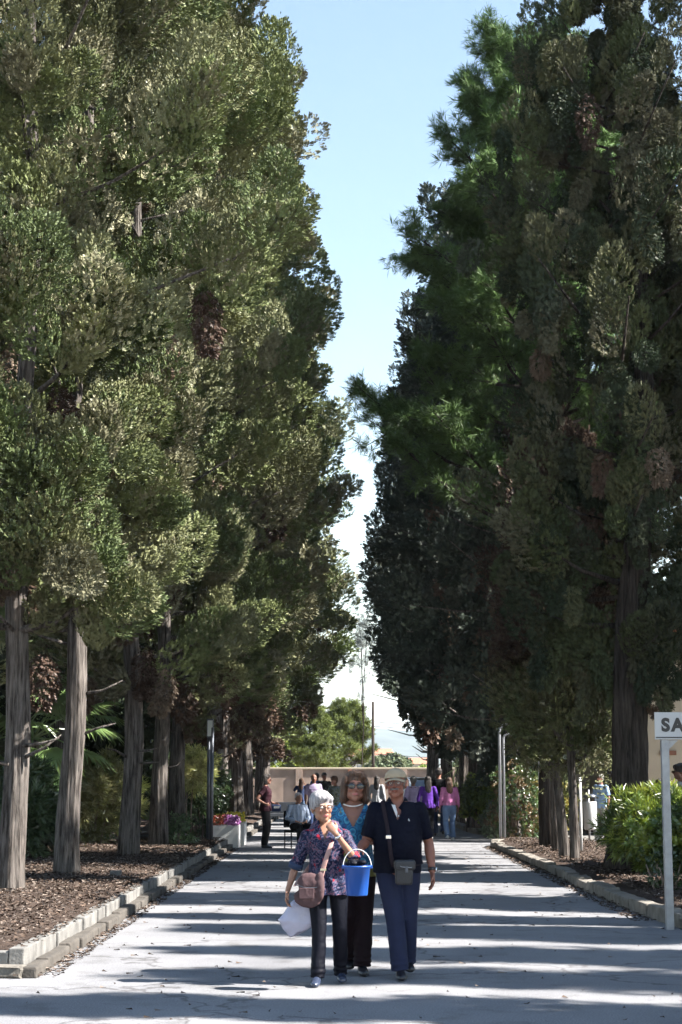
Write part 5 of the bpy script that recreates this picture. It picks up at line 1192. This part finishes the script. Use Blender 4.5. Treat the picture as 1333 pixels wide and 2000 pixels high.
bm = bmesh.new(); ell(bm, (.090, -.140, 1.275), (.009, .003, .011)); ell(bm, (.090, -.138, 1.288), (.004, .003, .006)); ell(bm, (.096, -.138, 1.262), (.005, .003, .004)); addp(man, 'emblem', bm, 'white')
ww = Vector((.285, -.07, .855)); we = Vector((.262, .03, 1.09)); d = (ww - we).normalized()
bm = bmesh.new(); tube(bm, [ww - d * .035, ww - d * .012], .034, 18); wt = addp(man, 'wristwatch', bm, 'black')
bm = bmesh.new(); tube(bm, [ww - d * .024 + Vector((.030, -.012, 0)), ww - d * .024 + Vector((.042, -.016, 0))], .019, 18); addp(man, 'watch_dial', bm, 'silver', parent=wt)
# his pouch and strap
px3 = Vector((x3, y3, 0))
t = thing('camera_pouch', 'black leather camera pouch on a strap across the navy polo shirt', 'bag', (x3 + .045, y3 - .235, .87))
bm = bmesh.new(); box(bm, (0, 0, 0), (.155, .085, .20), .03, seg=4)
for v in bm.verts: v.co.x *= 1 - .10 * (-v.co.z / .1 if v.co.z < 0 else 0) ; v.co.y *= 1 + .12 * v.co.z / .1
link('pouch', bm_mesh(bm, 'pouch', True), M['leatherb'], t)
bm = bmesh.new(); box(bm, (.006, -.012, .065), (.178, .092, .085), .028, seg=4); f_ = link('flap', bm_mesh(bm, 'flap', True), M['leatherb'], t)
bm = bmesh.new(); box(bm, (.02, -.064, .03), (.022, .008, .05), .003); link('clasp', bm_mesh(bm, 'clasp'), M['darksteel'], f_)
bm = bmesh.new(); tube(bm, [(.085, -.03, .07), (.06, -.062, .045), (-.02, -.062, .05), (-.085, -.03, .08)], .0035, 6); link('zip', bm_mesh(bm, 'zip', True), M['steel'], t)
bm = strap(None, [(-.085, .0, .05), (-.105, -.015, .12), (-.118, -.005, .24), (-.133, .045, .36), (-.150, .10, .46), (-.165, .155, .54), (-.165, .235, .585), (-.13, .32, .52), (-.02, .37, .30), (.10, .36, .15), (.15, .25, .08), (.14, .10, .06), (.085, .01, .06)], .034, .005, None); st = link('strap', bm_mesh(bm, 'strap', True), cloth('dark_webbing', (.02, .014, .018)), t)
bm = bmesh.new(); box(bm, (-.126, .005, .29), (.044, .008, .030), .003); link('buckle', bm_mesh(bm, 'buckle'), M['silver'], st)

# the blue bucket
M['bucket'] = mat('blue_plastic', (0.010, 0.068, 0.30), .38, spec=.5)
bc = at(698, 1719, 13.62); t = thing('bucket', 'bright blue plastic bucket held between the women and the man', 'bucket', (bc.x, 13.62, bc.z - .118)); t.scale = (.86, .86, .9)
bm = bmesh.new(); rings = []
for z, r_ in ((0, .093), (0.008, .096), (.24, .120), (.243, .127), (.258, .128), (.258, .119), (.24, .116), (.012, .090)): rings.append([bm.verts.new((r_ * math.cos(2 * PI * i / 40), r_ * math.sin(2 * PI * i / 40), z)) for i in range(40)])
for r0, r1 in zip(rings, rings[1:]):
    for i in range(40): bm.faces.new((r0[i], r0[(i + 1) % 40], r1[(i + 1) % 40], r1[i]))
bm.faces.new(rings[0][::-1]); bm.faces.new(rings[-1]); link('pail', bm_mesh(bm, 'pail', True), M['bucket'], t)
hx, hy = -.012, .0
bm = bmesh.new(); pts = [(.13 * math.cos(R_(a)), .02 * math.sin(R_(a)), .245 + .150 * math.sin(R_(a))) for a in range(0, 181, 9)]; tube(bm, pts, .0045, 8, side=(0, 1, 0)); link('handle', bm_mesh(bm, 'handle', True), M['white'], t)
for s in (-1, 1): bm = bmesh.new(); box(bm, (s * .130, 0, .245), (.022, .03, .03), .005); link('lug', bm_mesh(bm, 'lug'), M['bucket'], t)
bm = bmesh.new(); r = random.Random(3)
for i in range(7): ell(bm, (r.uniform(-.06, .06), r.uniform(-.06, .06), .235 + r.uniform(0, .03)), (.035, .03, .022))
tag(link('rag', remesh(bm, 'rag', .008, 2), M['black_trs'], None, t.location), 'crumpled dark rag lying inside the blue bucket', 'rag')

# --- people further back
M['c_maroon'] = cloth('maroon_jersey', (.028, .009, .014)); M['c_black'] = cloth('black_cloth', (.010, .010, .012)); M['c_sky'] = cloth('pale_blue_shirt', (.28,.33,.43)); M['c_lilac'] = cloth('lilac_grey_polo', (.24, .20, .30))
M['c_blue'] = cloth('royal_blue_shirt', (.02, .06, .22)); M['c_white'] = cloth('white_shirt', (.38,.39,.42)); M['c_purple'] = cloth('purple_jersey', (.08,.028,.22)); M['c_pink'] = cloth('pink_jersey', (.42,.15,.30)); M['c_jean'] = cloth('washed_denim', (.12,.18,.30))
M['c_pale'] = cloth('pale_trousers', (.33,.33,.31)); M['c_palelilac'] = cloth('pale_lilac_top', (.38,.31,.47)); M['c_lb'] = cloth('light_blue_top', (.26, .38, .58)); M['c_djean'] = cloth('dark_denim', (.03, .045, .10))
M['c_pat'] = ramp_mat('olive_patterned_top', 30, [(.35, (.03, .04, .05)), (.5, (.20, .20, .12)), (.62, (.12, .16, .25))], .8)
def bg(px, Y, label, rz, H, build, top, bottom, hair, hm, pose=None, vox=.019, **kw):
    X = (px - W_PX / 2) / F_PX * Y * 1.0
    return person(label, (X, Y, kw.pop('z', 0)), R_(rz), H, build, pose, top, bottom, hair, kw.pop('skin', SK_T), kw.pop('shoes', 'shoe'), vox, hairmat=hm, **kw)
walk = dict(ka=(-.10, -.14, .50), aa=(-.10, -.05, .085), kb=(.10, .0, .49), ab=(.10, .26, .14))
walk2 = dict(kb=(.10, -.14, .50), ab=(.10, -.10, .085), ka=(-.10, .0, .49), aa=(-.10, .24, .14))
w = bg(521, 40.6, 'long-haired woman in maroon top and black trousers standing side-on with a hand on her hip', 90, 1.71, 'f', 'c_maroon', 'c_black', 'pony', 'hair_dark', dict(ea=(-.33, .19, 1.13), wa=(-.19, -.02, 1.02), da=(.6, -.6, -.4), eb=(.22, .0, 1.10), wb=(.12, -.22, 1.02), kb=(.09, -.06, .49), head=(0, -.035, 1.59)), .014, sleeve=.6)
glasses(w, True)
X_ = w['root'].location
t = thing('waist_bag', 'small blue and white bag at the waist of the standing long-haired woman', 'bag', (X_.x + .26, X_.y - .12, .93)); bm = bmesh.new(); box(bm, (0, 0, 0), (.22, .08, .16), .025); link('pouch', bm_mesh(bm, 'pouch', True), M['c_djean'], t)
bm = bmesh.new(); box(bm, (0.01, -.043, .02), (.13, .006, .05), .002); link('front_panel', bm_mesh(bm, 'front_panel'), M['white'], t)
bm = strap(None, [(-.08, 0, .07), (-.16, .04, .22), (-.25, .10, .42), (-.30, .14, .50)], .025, .005, None); link('strap', bm_mesh(bm, 'strap'), M['c_black'], t)
# the seated man and his chair
sx_, sy_ = (583 - 666.5) / 3300 * 40.2, 40.2
sit = dict(tz=-.42, head=(0, -.07, 1.15), sa=(-.185, .0, .965), sb=(.185, .0, .965), ea=(-.27, -.02, .70), eb=(.27, -.02, .70), wa=(-.12, -.26, .62), wb=(.10, -.27, .62), ha=(-.09, 0, .50), hb=(.09, 0, .50), ka=(-.13, -.44, .50), kb=(.13, -.44, .50), aa=(-.13, -.47, .09), ab=(.13, -.47, .09), lean=(0, -.0), da=(.8, -.5, -.1), db=(-.8, -.5, -.1), na=(0, 0, -1), nb=(0, 0, -1))
w = person('white-haired man in a pale blue shirt sitting on a dark chair by the left kerb', (sx_, sy_, 0), R_(24), 1.72, 'm', sit, 'c_sky', 'c_black', 'short', SK, 'shoe', .014, hairmat='hair_white', sleeve=1.85, hem=.88, sit=True)
t = thing('chair', 'dark chair with thin black legs under the seated man', 'chair', (sx_, sy_, 0), R_(24))
bm = bmesh.new(); box(bm, (0, .02, .40), (.50, .46, .045), .012); link('seat', bm_mesh(bm, 'seat'), M['c_black'], t)
bm = bmesh.new(); box(bm, (0, .27, .68), (.48, .04, .38), .015); link('backrest', bm_mesh(bm, 'backrest'), M['c_black'], t)
for a, b in ((-1, -1), (1, -1), (-1, 1), (1, 1)): bm = bmesh.new(); tube(bm, [(a * .23, .02 + b * .20, 0.01), (a * .23, .02 + b * .20, .40)], .016, 8); link('leg', bm_mesh(bm, 'leg', True), M['black'], t)
bg(614, 50, 'man in a lilac-grey polo walking behind the seated man', 8, 1.73, 'm', 'c_lilac', 'c_djean', 'bald', 'hair_grey', walk, sleeve=.9, skin=SK_T * .8)
bg(590, 62, 'small figure in dark clothes with both arms raised to the face, far down the avenue', 170, 1.6, 'f', 'c_djean', 'c_lb', 'long', 'hair_brown', dict(ea=(-.30, -.15, 1.25), wa=(-.10, -.25, 1.48), eb=(.30, -.15, 1.25), wb=(.10, -.25, 1.48)), .024)
bg(620, 66, 'dark-haired man in a royal blue shirt seen from behind, farthest of the group', 180, 1.80, 'm', 'c_blue', 'c_djean', 'short', 'hair_dark', walk2, .024)
bg(634, 60, 'dark-haired man in dark clothes facing the camera beside the royal blue shirt', 10, 1.80, 'm', 'c_black', 'c_black', 'short', 'hair_dark', walk, .024)
bg(656, 46.5, 'woman with short brown hair in an olive patterned top, just left of the auburn-haired woman', -35, 1.68, 'f', 'c_pat', 'c_black', 'thick', 'hair_brown', dict(walk, head=(.0, -.08, 1.57)), .017, sleeve=1.0)
bg(736, 55, 'dark-haired woman in a white blouse seen from behind between the two tall companions', 165, 1.68, 'f', 'c_white', 'c_djean', 'pony', 'hair_dark', dict(eb=(.26, .03, 1.12)), .02, sleeve=1.85)
bg(806, 47.5, 'grey-haired woman in a pale lilac top seen from behind, right of the capped man', 180, 1.66, 'f', 'c_palelilac', 'c_pale', 'thick', 'hair_grey', walk2, .017, sleeve=1.6)
bg(834, 46.0, 'woman with long dark hair, purple sleeves and black trousers walking away', 184, 1.67, 'f', 'c_purple', 'c_black', 'long', 'hair_dark', dict(walk, ea=(-.27, .03, 1.1), eb=(.27, .03, 1.1)), .017, sleeve=1.9, shoes='white_shoe')
w = bg(855, 48.5, 'tall man in black with a dark cap walking away beside the pink-topped woman', 176, 1.90, 'm', 'c_black', 'c_djean', 'short', 'hair_dark', walk2, .018, sleeve=.8)
cap(w, M['c_black'])
bg(875, 45.4, 'woman with brown hair, pink long-sleeved top and pale jeans walking away', 186, 1.65, 'f', 'c_pink', 'c_jean', 'pony', 'hair_brown', walk, .017, sleeve=1.9, shoes='white_shoe', hem=.93, legw=1.05)
bg(1167, 42.5, 'person in a light blue top and pale trousers beside the white litter bin', -50, 1.66, 'm', 'c_lb', 'c_pale', 'short', 'hair_grey', walk, .018, sleeve=.8, z=.06)
w = bg(1322, 29.0, 'dark-haired man in sunglasses and white shirt at the right picture edge behind the bush', -80, 1.80, 'm', 'c_white', 'c_djean', 'thick', 'hair_dark', None, .013, z=.06, sleeve=.9); glasses(w, True)
bg(1248, 29.5, 'bald-headed person just visible above the bush, right of the massive trunk', 60, 1.56, 'm', 'c_pale', 'c_djean', 'bald', 'hair_white', None, .016, z=.06, skin=SK * 1.1)
bg(1280, 31.5, 'person with dark hair in a bun just visible above the bush', 170, 1.55, 'f', 'c_black', 'c_black', 'bun', 'hair_dark', None, .017, z=.06)
bg(1306, 30.5, 'person with dark reddish hair just visible above the bush behind the sign post', 150, 1.52, 'f', 'c_maroon', 'c_black', 'long', 'hair_brown', None, .017, z=.06)

# ------------------------------------------------------------------ air
hz = bpy.data.meshes.new('haze'); g = bmesh.new(); box(g, (0, 5000, 160), (19000, 14800, 330)); g.to_mesh(hz); g.free()
hm = bpy.data.materials.new('haze_air'); hm.use_nodes = True; n = hm.node_tree.nodes; n.remove(n['Principled BSDF'])
pv = n.new('ShaderNodeVolumePrincipled'); pv.inputs['Color'].default_value = (0.70, 0.84, 1.0, 1); pv.inputs['Density'].default_value = 0.00011
hm.node_tree.links.new(pv.outputs[0], n['Material Output'].inputs['Volume'])
struct(link("haze", hz, hm), "stuff")
